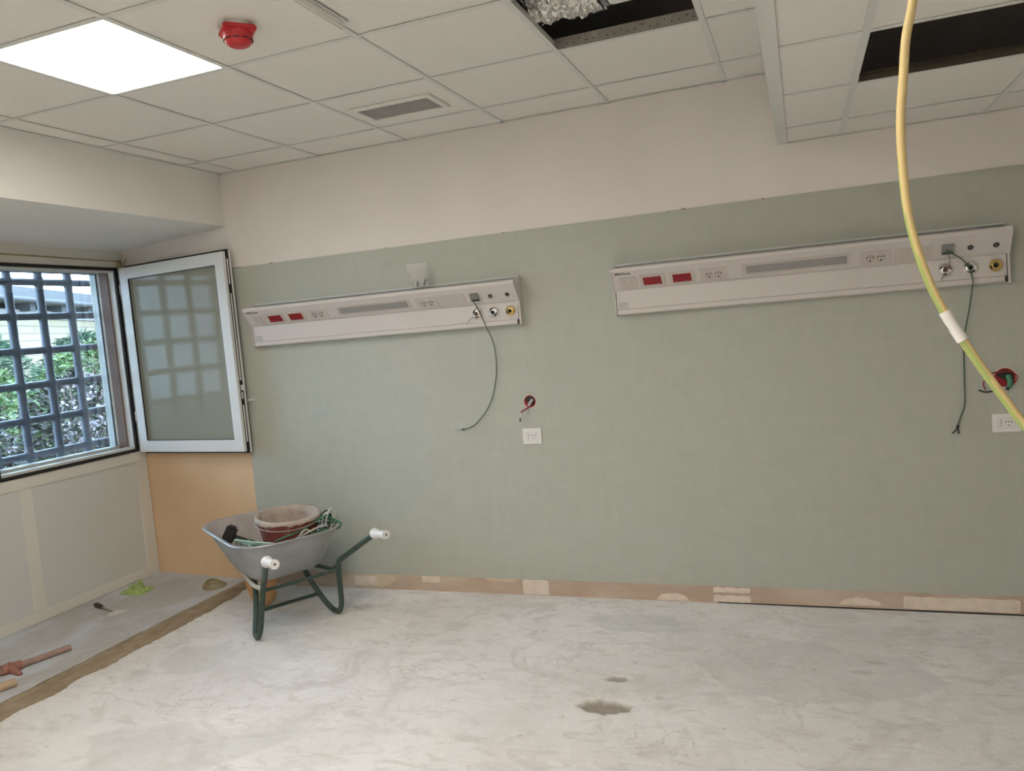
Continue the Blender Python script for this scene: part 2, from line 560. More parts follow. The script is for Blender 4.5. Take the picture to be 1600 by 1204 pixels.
bm = bmesh.new()
xs = [-0.15, -0.12, -0.10] + [-0.084 + i * 0.014 for i in range(int(4.78 / 0.014))] + [4.75, 5.2, 5.7, XR]
ys = [0.0 - i * 0.014 for i in range(int(2.7 / 0.014))] + [-2.75, -3.2, -4.0, -5.0, YB]
grid = []
pav, chv = [], []
for y in ys:
    row = []
    for x in xs:
        if x < 4.6 and y > -2.6:
            z, pa, ch = floor_at(x, y)
        else:
            z, pa, ch = 0.0, 0.0, 0.0
        row.append(bm.verts.new((x, y, z)))
        pav.append(pa)
        chv.append(ch)
    grid.append(row)
for j in range(len(ys) - 1):
    for i in range(len(xs) - 1):
        bm.faces.new((grid[j][i], grid[j + 1][i], grid[j + 1][i + 1], grid[j][i + 1]))
fl = fin('floor', bm, M['floor'], smooth='all', recalc=False)
at = fl.data.attributes.new('patch', 'FLOAT', 'POINT'); at.data.foreach_set('value', pav)
at = fl.data.attributes.new('chip', 'FLOAT', 'POINT'); at.data.foreach_set('value', chv)
struct(fl, 'bare dusty screed floor of the room')
# sub-floor to stop light and give the recess floor
RZ = 0.022
bm = bmesh.new()
box(bm, -0.16, XR, YB, 0.0, -0.20, -0.04)
struct(fin('floor', bm, M['slab']), 'concrete slab under the screed')
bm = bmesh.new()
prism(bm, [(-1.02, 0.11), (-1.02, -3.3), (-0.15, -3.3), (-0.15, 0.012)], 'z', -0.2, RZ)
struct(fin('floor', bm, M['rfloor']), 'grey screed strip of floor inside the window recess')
# brown mortar strip between the two floors
bm = bmesh.new()
rows = []
for j in range(400):
    y = 0.0 - j * 0.0085
    e0 = -0.155 + 0.012 * noise.noise(Vector((y * 9, 2, 0)))
    e1 = -0.020 + 0.03 * noise.noise(Vector((y * 6, 5, 0))) + 0.012 * noise.noise(Vector((y * 30, 7, 0)))
    if y > -0.5:
        e1 -= 0.06 * (y + 0.5) / 0.5
    row = []
    for k in range(9):
        t = k / 8
        z = (RZ + 0.003) * (1 - t) + 0.003 * t + 0.006 * noise.noise(Vector((e0 * 3 + t * 3, y * 22, 4))) * math.sin(PI * t)
        row.append(bm.verts.new((e0 + (e1 - e0) * t, y, max(z, 0.0025))))
    row.append(bm.verts.new((e1 + 0.004, y, -0.01)))
    row.insert(0, bm.verts.new((e0 - 0.004, y, 0.0)))
    rows.append(row)
for A, B in zip(rows, rows[1:]):
    for k in range(len(A) - 1):
        bm.faces.new((A[k], B[k], B[k + 1], A[k + 1]))
struct(fin('trim_1', bm, M['mortar'], smooth='all', recalc=False), 'brown mortar strip where the old wall met the floor')

# ---- walls
boxes_w = lambda n, l, m_, lab: struct(boxes(n, l, m_), lab)
boxes_w('wall_back', [(0.0, XR + 0.2, 0.0, 0.22, -0.2, ZS)], M['wall'], 'cream back wall above the green cladding')
boxes_w('wall_right', [(XR, XR + 0.2, YB - 0.2, 0.0, -0.2, ZS)], M['wall'], 'cream right wall')
boxes_w('wall_rear', [(-1.3, XR, YB - 0.2, YB, -0.2, ZS)], M['wall'], 'cream wall behind the viewer')
# upper left wall, above the recess opening, and the left wall beyond the recess
ZO = 2.372
bm = bmesh.new()
box(bm, -0.20, 0.0, YB, 0.0, ZO, ZS)
box(bm, -0.20, 0.0, YB, -3.3, -0.2, ZO)
struct(fin('wall_left', bm, M['wall_l']), 'ivory wall above the window recess')
# side wall of the recess (splayed), orange below 2.1 m
bm = bmesh.new()
def splay(z0, z1, mi):
    poly = [(0.0, 0.0), (0.0, 0.22), (-1.3, 0.35), (-1.3, 0.13)]
    n0 = len(bm.faces)
    prism(bm, poly, 'z', z0, z1)
    bm.faces.ensure_lookup_table()
    for f in list(bm.faces)[n0:]:
        f.material_index = mi
splay(-0.2, 2.1, 0)
splay(2.1, ZS, 1)
struct(fin('wall_recess', bm, [M['orange'], M['wall']]), 'side wall of the window recess, painted orange low down')
bm = bmesh.new()
prism(bm, [(-1.3, -3.3), (-1.3, -3.5), (0.0, -3.5), (0.0, -3.3)], 'z', -0.2, ZS)
struct(fin('wall_recess', bm, M['wall_l']), 'far side wall of the window recess')
# soffit of the recess, slightly falling to the window
bm = bmesh.new()
A_ = [(-0.0, ZO), (-1.3, 2.318), (-1.3, 2.6), (-0.2, 2.6), (-0.2, ZO + 0.1), (0, ZO + 0.1)]
prism(bm, [(0.0, ZO), (-1.3, 2.305), (-1.3, 2.60), (0.0, 2.60)], 'y', -3.3, 0.0)
for v_ in bm.verts:
    if v_.co.y > -0.01:
        v_.co.y = 0.10 * (-v_.co.x)
        if v_.co.x > -0.01:
            v_.co.x = -0.001
struct(fin('wall_soffit', bm, M['wall_l']), 'sloping soffit over the window recess')
# window wall: apron, header, jamb
WX = -1.0
WY0, WY1, WZ0, WZ1 = -2.10, 0.045, 0.915, 2.215
bm = bmesh.new()
box(bm, -1.28, WX - 0.02, -3.3, 0.10, -0.2, WZ0 - 0.01)
box(bm, -1.28, WX - 0.02, -3.3, 0.10, WZ1 + 0.01, ZS)
box(bm, -1.28, WX - 0.02, WY1 + 0.01, 0.10, WZ0 - 0.01, WZ1 + 0.01)
box(bm, -1.28, WX - 0.02, -3.3, WY0 - 0.01, WZ0 - 0.01, WZ1 + 0.01)
struct(fin('wall_window', bm, M['cream']), 'outer wall holding the window')
# slab / roof
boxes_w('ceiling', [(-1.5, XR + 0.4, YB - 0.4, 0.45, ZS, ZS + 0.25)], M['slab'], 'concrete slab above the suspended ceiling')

# joinery around the window: header board and panelled apron
bm = bmesh.new()
box(bm, WX - 0.02, WX, -3.3, 0.099, WZ1, 2.322)
box(bm, WX - 0.02, WX, WY1, 0.099, 0.87, WZ1)
o = struct(fin('trim_2', bm, M['cream']), 'cream board over and beside the window')
ap = bpy.data.objects.new('trim_3', None); COL.objects.link(ap); ap.location = (WX, -0.8, RZ)
struct(ap, 'cream panelled apron under the window')
bm = bmesh.new(); box(bm, WX - 0.018, WX - 0.008, -3.3, 0.0, RZ, 0.87); fin('panel', bm, M['panel'], ap, world=True)
for (a, b_, c_, d_, nm) in ((-3.3, 0.098, 0.845, WZ0, 'rail'), (-3.3, 0.098, RZ, 0.085, 'rail'), (0.0, 0.098, 0.085, 0.845, 'stile'),
                            (-0.885, -0.805, 0.085, 0.845, 'stile'), (-1.77, -1.69, 0.085, 0.845, 'stile'), (-2.66, -2.58, 0.085, 0.845, 'stile')):
    bm = bmesh.new(); box(bm, WX - 0.018, WX + 0.002, a, b_, c_, d_, bev=0.003); fin(nm, bm, M['cream'], ap, world=True)

# ---- green vinyl cladding, in sheets with fine joints
bm = bmesh.new()
joints = [0.004, 1.98, 3.96, XR - 0.01]
for a, b_ in zip(joints, joints[1:]):
    box(bm, a + 0.00015, b_ - 0.00015, -0.005, 0.0, 0.095, 2.100)
struct(fin('trim_4', bm, M['vinyl']), 'green vinyl cladding on the back wall')
# exposed plaster band where the skirting was
boxes_w('baseboard_back', [(0.0, XR, -0.002, 0.0, -0.01, 0.095)], M['skirt'], 'bare pinkish plaster band left by the removed skirting')
bm = bmesh.new()
def blob(x0, x1, z0, z1, sl=0.0, y=-0.0045):
    n = 14
    pts = []
    for k in range(n):
        pts.append((x0 + (x1 - x0) * k / (n - 1), z0 + 0.003 * noise.noise(Vector((x0 * 9 + k, 0, 0)))))
    for k in range(n):
        t = 1 - k / (n - 1)
        zz = z1 if sl == 0 else z0 + (z1 - z0) * (math.sin(PI * t) ** 0.45 if sl == 1 else t)
        pts.append((x0 + (x1 - x0) * t + 0.002, zz + 0.010 * noise.noise(Vector((x0 * 9 + k * 0.8, 4, 0)))))
    prism(bm, pts, 'y', y, -0.001)
for a in [(1.84, 2.0, 0.005, 0.093), (1.18, 1.30, 0.055, 0.093), (2.62, 2.80, 0.004, 0.045, 1), (2.93, 3.12, 0.008, 0.045), (2.93, 3.12, 0.06, 0.088),
          (3.55, 3.75, 0.02, 0.06, 1), (3.85, 4.35, 0.012, 0.075), (0.70, 0.86, 0.02, 0.08)]:
    blob(*a)
struct(fin('trim_5', bm, M['creamfill']), 'cream filler patches on the bare band')
# dark gap line under the band, on the right
bm = bmesh.new()
prism(bm, [(2.95, -0.003), (3.4, -0.007), (4.2, -0.007), (5.0, -0.009), (5.0, -0.002), (3.6, -0.002), (2.95, -0.0015)], 'z', 0.001, 0.006)
struct(fin('trim_6', bm, M['dark']), 'dark open gap along the foot of the back wall')
# ragged sealant line on top of the cladding
bm = bmesh.new()
for x in (0.03, 0.06, 0.31, 1.15, 1.9, 2.83, 2.9, 3.3):
    if True:
        box(bm, x, x + R.uniform(0.01, 0.04), -0.0065, 0.0, 2.096, 2.100 + R.uniform(0.001, 0.004))
struct(fin('trim_7', bm, M['mortar']), 'ragged glue residue along the top of the cladding')

# ---- suspended ceilings
TX = [0.153 + 0.6 * i for i in range(0, 6)]
TY = [-0.329 - 0.6 * j for j in range(0, 11)]
LX, LY = (TX[1], TX[2]), (TY[3], TY[2])      # visible light panel bay
skip_hi = {(1, 2), (4, 1), (2, 0)}
bm = bmesh.new()
xcuts = [0.0] + TX + [XB]
ycuts = [0.0] + TY + [YB]
def bay(cx, cy, xc, yc):
    for i in range(len(xc) - 1):
        for j in range(len(yc) - 1):
            if xc[i] < cx < xc[i + 1] and yc[j + 1] < cy < yc[j]:
                return i, j
lamps_hi = [(1.05, -1.83), (2.25, -3.63), (2.25, -5.43)]  # all but the first are unseen panels added to brighten the room
holes_hi = [(2.853, -1.2)]
vent_hi = [(1.65, -0.63)]
open_hi = {bay(x, y, xcuts, ycuts) for x, y in lamps_hi + holes_hi}
for i in range(len(xcuts) - 1):
    for j in range(len(ycuts) - 1):
        if (i, j) in open_hi or xcuts[i + 1] - xcuts[i] < 0.02:
            continue
        box(bm, xcuts[i] + 0.003, xcuts[i + 1] - 0.003, ycuts[j + 1] + 0.003, ycuts[j] - 0.003, H1 + 0.002 + 0.0015 * R.random(), H1 + 0.018)
UX = [3.680, 4.285, 4.885, 5.485]
UY = [-0.355 - 0.605 * j for j in range(10)]
x2 = [XB + 0.025] + UX + [XR]
y2 = [0.0] + UY + [YB]
lamps_lo = []
open_lo = {bay(x, y, x2, y2) for x, y in lamps_lo + [(4.0, -1.2), (3.8, -3.0)]}
open_lo.add((bay(4.0, -1.2, x2, y2)[0] + 1, bay(4.0, -1.2, x2, y2)[1]))
for i in range(len(x2) - 1):
    for j in range(len(y2) - 1):
        if (i, j) in open_lo:
            continue
        box(bm, x2[i] + 0.003, x2[i + 1] - 0.003, y2[j + 1] + 0.003, y2[j] - 0.003, H2 + 0.002, H2 + 0.018)
struct(fin('ceiling', bm, M['tile']), 'white mineral tiles of the suspended ceiling')
bm = bmesh.new()
def tee(x0, x1, y0, y1, z):
    box(bm, x0, x1, y0, y1, z - 0.002, z)
W2 = 0.012
for x in TX:
    tee(x - W2, x + W2, YB, 0, H1)
for y in TY:
    tee(0, XB, y - W2, y + W2, H1 + 0.0005)
tee(0, 0.02, YB, 0, H1); tee(0, XB, -0.02, 0, H1)
for x in UX:
    tee(x - W2, x + W2, YB, 0, H2)
for y in UY:
    tee(XB, XR, y - W2, y + W2, H2 + 0.0005)
tee(XB, XR, -0.02, 0, H2)
# webs of the tees above the flange (seen through the openings)
for x, z in [(t, H1) for t in TX] + [(t, H2) for t in UX]:
    box(bm, x - 0.0008, x + 0.0008, YB, 0, z, z + 0.035)
for y, z, a, b_ in [(t, H1, 0, XB) for t in TY] + [(t, H2, XB, XR) for t in UY]:
    box(bm, a, b_, y - 0.0008, y + 0.0008, z, z + 0.035)
struct(fin('trim_8', bm, M['tbar']), 'white tee grid of the suspended ceiling')
# vertical fascia and edge profile of the dropped ceiling
bm = bmesh.new()
box(bm, XB, XB + 0.012, YB, 0, H2 - 0.002, H1 + 0.02)
box(bm, XB, XB + 0.048, YB, 0, H2 - 0.004, H2 - 0.001)
struct(fin('trim_9', bm, M['tbar']), 'white fascia and edge profile of the dropped ceiling')

# ================================================================ CEILING THINGS
def light_panel(x, y, H, label):
    t = thing('ceiling_light', label, 'ceiling light', (x, y, H))
    bm = bmesh.new()
    s = 0.297
    for a, b_, c_, d_ in ((-s, s, -s, -s + 0.012), (-s, s, s - 0.012, s), (-s, -s + 0.012, -s, s), (s - 0.012, s, -s, s)):
        box(bm, a, b_, c_, d_, 0.0, 0.012)
    box(bm, -s, s, -s, s, 0.011, 0.020)
    fin('frame', bm, M['alu'], t)
    bm = bmesh.new()
    box(bm, -s + 0.012, s - 0.012, -s + 0.012, s - 0.012, 0.003, 0.010)
    fin('diffuser', bm, M['emit_w'] if y > -2.5 else M['emit'], t)
    return t
LL = ['square white light panel glowing in the high ceiling above the window side',
      'added unseen square light panel in the high ceiling just beyond the top of the view',
      'added unseen square light panel in the high ceiling behind the viewer']
for (x, y), lab in zip(lamps_hi, LL):
    i, j = bay(x, y, xcuts, ycuts)
    light_panel((xcuts[i] + xcuts[i + 1]) / 2, (ycuts[j] + ycuts[j + 1]) / 2, H1 + 0.001, lab)
# smoke detector
SA = math.radians(48.5)
t = thing('smoke_detector', 'red smoke detector with square base under the ceiling, beside the light panel', 'smoke detector', (1.666, -1.850, H1 + 0.002), (0, 0, SA))
bm = bmesh.new(); lathe(bm, [(0, 0), (0.05, 0), (0.052, -0.006), (0.05, -0.014), (0, -0.014)], 32); fin('mounting_base', bm, M['cream'], t, smooth=True)
bm = bmesh.new()
box(bm, -0.056, 0.056, -0.056, 0.056, -0.034, -0.014, bev=0.005)
fin('square_base', bm, M['red2'], t)
bm = bmesh.new()
lathe(bm, [(0, -0.03), (0.052, -0.03), (0.051, -0.045), (0.047, -0.058), (0.040, -0.070), (0.030, -0.076), (0.0, -0.078)], 36)
fin('sensor_head', bm, M['red2'], t, smooth=True)
for k in range(10):
    bm = bmesh.new()
    a = 2 * PI * k / 10
    mt = Matrix.Rotation(a, 4, 'Z')
    n0 = len(bm.verts)
    box(bm, 0.0465, 0.0500, -0.011, 0.011, -0.059, -0.056)
    bm.verts.ensure_lookup_table()
    for v_ in list(bm.verts)[n0:]:
        v_.co = mt @ v_.co
    fin('slot', bm, M['dark'], t)

# air vent
t = thing('air_vent', 'white rectangular air grille with grey mesh set in a ceiling tile near back wall', 'vent', (1.64, -0.605, H1))
bm = bmesh.new()
a0, a1, b0, b1 = -0.22, 0.22, -0.125, 0.125
w = 0.028
for q in ((a0, a1, b0, b0 + w), (a0, a1, b1 - w, b1), (a0, a0 + w, b0 + w, b1 - w), (a1 - w, a1, b0 + w, b1 - w)):
    box(bm, *q, -0.010, 0.0015, bev=0.002)
fin('frame', bm, M['tile'], t)
bm = bmesh.new()
box(bm, a0 + w, a1 - w, b0 + w, b1 - w, -0.002, 0.0)
for k in range(13):
    yy = b0 + w + 0.008 + k * (b1 - b0 - 2 * w - 0.016) / 12
    box(bm, a0 + w, a1 - w, yy - 0.0015, yy + 0.0015, -0.007, -0.001)
for k in range(26):
    xx = a0 + w + 0.008 + k * (a1 - a0 - 2 * w - 0.016) / 25
    box(bm, xx - 0.0015, xx + 0.0015, b0 + w, b1 - w, -0.006, -0.001)
fin('mesh_grille', bm, M['label'], t)

# ceiling fitting at top edge
t = thing('ceiling_sensor_box', 'slim white rectangular fitting under the ceiling grid, right of the red detector', 'ceiling fitting', (1.955, -1.84, H1 - 0.002))
bm = bmesh.new(); box(bm, -0.042, 0.042, -0.17, 0.155, -0.034, 0.0, bev=0.006); fin('housing', bm, M['tile'], t)
bm = bmesh.new(); box(bm, -0.052, 0.052, -0.19, 0.17, -0.004, -0.0005, bev=0.001); fin('mounting_plate', bm, M['tbar'], t)
bm = bmesh.new(); box(bm, -0.10, -0.045, -0.162, -0.152, -0.004, -0.001); fin('clip', bm, M['grey'], t)

# foil duct in the opening: runs along the wall, crinkled sleeve left, smooth insulated duct right
DY, DZ = -1.18, H1 + 0.225
t = thing('foil_duct', 'crinkled silver foil flexible duct showing through the open ceiling bay', 'duct', (2.40, DY, DZ))
bm = bmesh.new()
n, seg = 150, 150
rings = []
for i in range(n + 1):
    xx = -0.45 + 0.86 * i / n
    ring = []
    for k in range(seg):
        a = 2 * PI * k / seg
        rr = 0.165 + 0.006 * math.sin(i * 0.8)
        rr += 0.040 * (0.5 - abs(noise.noise(Vector((math.cos(a) * 2.6, math.sin(a) * 2.6, xx * 24))))) 
        rr += 0.030 * (0.4 - abs(noise.noise(Vector((math.cos(a) * 6 + 7, math.sin(a) * 6, xx * 48)))))
        ring.append(bm.verts.new((xx + 0.012 * noise.noise(Vector((math.cos(a) * 6, math.sin(a) * 6, xx * 9 + 5))), rr * math.cos(a), rr * math.sin(a))))
    rings.append(ring)
for A, B in zip(rings, rings[1:]):
    for k in range(seg):
        bm.faces.new((A[k], A[(k + 1) % seg], B[(k + 1) % seg], B[k]))
bm.faces.new(rings[0]); bm.faces.new(rings[-1][::-1])
fin('foil_sleeve', bm, M['duct'], t)
bm = bmesh.new()
lathe(bm, [(0, 0.412), (0.172, 0.412), (0.174, 0.416), (0.174, 0.430), (0.172, 0.434), (0, 0.434)], 40, Matrix.Rotation(PI / 2, 4, 'Y'))
fin('collar', bm, M['duct_in'], t, smooth=True)
t = thing('round_duct', 'smooth pale insulated round duct joined to the foil duct in the open bay', 'duct', (2.84, DY, DZ))
bm = bmesh.new()
lathe(bm, [(0, 0), (0.172, 0), (0.174, 0.004), (0.174, 0.50), (0.172, 0.504), (0, 0.504)], 40, Matrix.Rotation(PI / 2, 4, 'Y'))
fin('duct_body', bm, M['tile'], t, smooth=True)
# perforated steel channel along the opening
t = thing('perforated_channel', 'dusty perforated steel channel above the far edge of the open ceiling bay', 'steel channel', (2.853, -0.936, H1 + 0.002))
bm = bmesh.new()
box(bm, -0.31, 0.31, -0.003, 0.0, 0.0, 0.045)
box(bm, -0.31, 0.31, 0.0, 0.03, 0.043, 0.045)
fin('channel', bm, M['steel_p'], t)
for k in range(20):
    bm = bmesh.new()
    x = -0.28 + k * 0.029 + R.uniform(-0.003, 0.003)
    zz = 0.016 if k % 3 else 0.028
    lathe(bm, [(0.003, 0), (0.003, 0.0006), (0, 0.0006)], 8, Matrix.Translation((x, -0.0032, zz)) @ Matrix.Rotation(PI / 2, 4, 'X'))
    fin('hole', bm, M['dark'], t)
o = boxes('ceiling_channel', [(3.70, XR - 0.1, -0.978, -0.9625, H2 + 0.003, H2 + 0.034), (3.70, XR - 0.1, -0.985, -0.978, H2 + 0.014, H2 + 0.020)], M['bronze'], bev=0.003)
tag(o, 'brown metal channel inside the dark opening of the dropped ceiling', 'steel channel')

# ================================================================ WINDOW
w1 = bpy.data.objects.new('window_1', None); COL.objects.link(w1); w1.location = (WX, -0.5, WZ0)
struct(w1, 'white aluminium window opening with outer glazing, looking on the garden')
MY = -1.03
bm = bmesh.new()
ring_frame(bm, WY0, WY1, WZ0 - 0.006, WZ1 + 0.006, 0.018, WX - 0.02, WX + 0.001)
fin('outer_frame', bm, M['cream'], w1, world=True)
bm = bmesh.new()
ring_frame(bm, MY + 0.02, WY1 - 0.006, WZ0 + 0.002, WZ1 - 0.004, 0.021, WX - 0.008, WX + 0.008)
fin('gasket', bm, M['black'], w1, world=True)
bm = bmesh.new()
ring_frame(bm, WY0, WY1 - 0.010, WZ0 + 0.008, WZ1 - 0.012, 0.024, WX - 0.055, WX - 0.008, wb=0.032)
box(bm, WX - 0.055, WX - 0.008, MY - 0.02, MY + 0.03, WZ0, WZ1)
fin('inner_frame', bm, M['alu'], w1, world=True)
bm = bmesh.new()
box(bm, WX - 0.13, WX - 0.056, 0.0, 0.030, WZ0, WZ1)
fin('reveal_board', bm, M['brown'], w1, world=True)
bm = bmesh.new()
ring_frame(bm, WY0, 0.030, WZ0, WZ1 - 0.005, 0.026, WX - 0.21, WX - 0.131, wb=0.05)
box(bm, WX - 0.21, WX - 0.131, MY - 0.02, MY + 0.02, WZ0, WZ1)
box(bm, WX - 0.131, WX - 0.056, WY0, 0.03, WZ0, WZ0 + 0.020)
box(bm, WX - 0.131, WX - 0.056, WY0, 0.03, WZ1 - 0.03, WZ1)
fin('glazing_frame', bm, M['alu2'], w1, world=True)
bm = bmesh.new()
ring_frame(bm, MY + 0.02, 0.004, WZ0 + 0.046, WZ1 - 0.035, 0.004, WX - 0.165, WX - 0.155)
fin('glazing_bead', bm, M['black'], w1, world=True)
bm = bmesh.new(); box(bm, WX - 0.162, WX - 0.158, MY, 0.004, WZ0 + 0.04, WZ1 - 0.03); fin('glass_pane', bm, M['glass'], w1, world=True)
bm = bmesh.new(); box(bm, WX - 0.162, WX - 0.158, WY0 + 0.03, MY - 0.02, WZ0 + 0.04, WZ1 - 0.03); fin('glass_pane', bm, M['glass'], w1, world=True)
for z in (1.13, 2.02):
    bm = bmesh.new()
    lathe(bm, [(0, 0), (0.008, 0), (0.008, 0.07), (0, 0.07)], 12, Matrix.Translation((WX + 0.012, WY1 - 0.004, z)))
    box(bm, WX + 0.004, WX + 0.010, WY1 - 0.004, WY1 + 0.025, z + 0.005, z + 0.065)
    for q in (0.018, 0.05):
        lathe(bm, [(0, 0), (0.003, 0), (0.003, 0.002), (0, 0.002)], 8, Matrix.Translation((WX + 0.011, WY1 + 0.015, z + q)) @ Matrix.Rotation(PI / 2, 4, 'Y'))
    fin('hinge', bm, M['alu'], w1, world=True, smooth=True)

# open casement sash
w2 = bpy.data.objects.new('window_2', None); COL.objects.link(w2)
w2.location = (-0.955, 0.015, 0.915); w2.rotation_euler = (0, 0, math.radians(-7.2))
struct(w2, 'open white casement sash with dark seals, swung against the recess wall')
SW, SH, PW = 1.005, 1.285, 0.078
bm = bmesh.new(); ring_frame(bm, 0, SW, 0, SH, PW, 0.0, 0.022, 'xz'); fin('sash_frame', bm, M['alu'], w2)
bm = bmesh.new(); ring_frame(bm, 0.004, SW - 0.006, 0.004, SH - 0.004, 0.03, 0.022, 0.030, 'xz'); fin('sash_gasket', bm, M['black'], w2)
bm = bmesh.new(); ring_frame(bm, 0.004, SW - 0.002, 0.002, SH - 0.002, PW - 0.01, 0.030, 0.040, 'xz'); fin('sash_profile', bm, M['black'], w2)
bm = bmesh.new(); ring_frame(bm, 0.0, SW + 0.003, -0.016, SH + 0.017, 0.03, 0.040, 0.047, 'xz'); fin('outer_gasket', bm, M['black'], w2)
bm = bmesh.new(); ring_frame(bm, -0.004, SW + 0.006, -0.012, SH + 0.012, PW, 0.047, 0.060, 'xz'); fin('sash_flange', bm, M['alu'], w2)
bm = bmesh.new(); ring_frame(bm, PW - 0.001, SW - PW + 0.001, PW - 0.001, SH - PW + 0.001, 0.005, 0.002, 0.012, 'xz'); fin('glazing_bead', bm, M['black'], w2)
bm = bmesh.new(); box(bm, PW, SW - PW, 0.018, 0.024, PW, SH - PW); fin('sash_glass', bm, M['sglass'], w2)
for z0, z1 in ((0.06, 0.30), (0.34, 0.385), (0.46, 1.02), (1.08, 1.24)):
    bm = bmesh.new(); box(bm, SW - 0.002, SW + 0.002, 0.031, 0.039, z0, z1); fin('lock_strip', bm, M['alu'], w2)
bm = bmesh.new(); box(bm, SW - 0.002, SW + 0.005, 0.030, 0.046, 0.395, 0.43); fin('lock_bolt', bm, M['alu'], w2)
bm = bmesh.new()
box(bm, SW - 0.045, SW - 0.015, 0.060, 0.068, 0.27, 0.37, bev=0.003)
tube(bm, [(SW - 0.03, 0.066, 0.32), (SW - 0.03, 0.096, 0.32)], 0.009, 12)
tube(bm, catmull([(SW - 0.03, 0.094, 0.32), (SW - 0.005, 0.100, 0.322), (SW + 0.03, 0.100, 0.325)], 5), [0.011] * 10 + [0.012], 12)
fin('window_handle', bm, M['alu'], w2, smooth=True)

# curtain wire above the window
t = thing('curtain_wire', 'thin brown curtain wire stretched under the soffit above the window', 'curtain wire', (-0.97, 0.03, 2.24))
bm = bmesh.new(); tube(bm, catmull([(-0.975, -3.2, 2.275), (-0.975, -1.6, 2.262), (-0.975, -0.6, 2.258), (-0.975, 0.045, 2.252)], 10), 0.005, 8); fin('wire', bm, M['rope'], t, world=True, smooth=True)
bm = bmesh.new()
box(bm, -0.999, -0.965, 0.040, 0.056, 2.22, 2.262, bev=0.002)
tube(bm, catmull([(-0.965, 0.052, 2.215), (-0.955, 0.062, 2.235), (-0.94, 0.070, 2.262), (-0.925, 0.06, 2.268)], 5), 0.003, 8)
fin('hook', bm, M['rope'], t, world=True)

# forged iron window grate
t = thing('window_grate', 'blue-grey forged iron bar grate outside the window', 'window grate', (-1.27, -0.9, 0.78))
GX = -1.36
def bar(pts, r, nm, nodes):
    bm = bmesh.new()
    a, b_ = Vector(pts[0]), Vector(pts[1])
    L = (b_ - a).length
    P, RR = [], []
    n = int(L / 0.0125)
    for i in range(n + 1):
        p = a.lerp(b_, i / n)
        rr = r * (1 + 0.06 * noise.noise(p * 14))
        for q in nodes:
            d = (p - Vector(q)).length
            rr += r * 0.38 * math.exp(-(d / 0.022) ** 2)
        P.append(p); RR.append(rr)
    tube(bm, P, RR, 12)
    fin(nm, bm, M['iron'], t, world=True, smooth=True)
gy = [0.170 - 0.2265 * k for k in range(11)]
gz = [2.140 - 0.2290 * k for k in range(7)]
for y in gy:
    bar([(GX, y, 0.62), (GX, y, 2.42)], 0.0265, 'upright_bar', [(GX, y, z) for z in gz])
for z in gz:
    bar([(GX, -2.35, z), (GX, 0.21, z)], 0.0235, 'cross_bar', [(GX, y, z) for y in gy])

# ================================================================ BED HEAD UNITS
def text_mesh(s, size):
    cu = bpy.data.curves.new('lettering', 'FONT')
    cu.body = s
    cu.size = size
    cu.extrude = 0.0002
    cu.offset = 0.0005
    cu.resolution_u = 2
    cu.align_x = 'LEFT'
    ob = bpy.data.objects.new('lettering_tmp', cu)
    COL.objects.link(ob)
    dg = bpy.context.evaluated_depsgraph_get()
    me = bpy.data.meshes.new_from_object(ob.evaluated_get(dg))
    bpy.data.objects.remove(ob)
    bpy.data.curves.remove(cu)
    me.materials.clear()
    return me

UL = 1.805
# slanted face basis: origin at lower front edge
SO = Vector((0, -0.062, 0.128))
ST = Vector((0, -0.078, 0.098)).normalized()
SN = Vector((0, -ST.z, ST.y)).normalized()        # outward (down and to the room)
def on_slant(bm, x0, x1, s0, s1, h0, h1, mi=0):
    n0 = len(bm.verts)
    box(bm, x0, x1, s0, s1, h0, h1, mi=mi)
    bm.verts.ensure_lookup_table()
    for v_ in list(bm.verts)[n0:]:
        x, s, h = v_.co
        v_.co = SO + ST * s + SN * h + Vector((x, 0, 0))
def SM(x, s, h=0.0):
    p = SO + ST * s + SN * h + Vector((x, 0, 0))
    return Matrix(((1, 0, 0, p.x), (0, ST.y, SN.y, p.y), (0, ST.z, SN.z, p.z), (0, 0, 0, 1)))

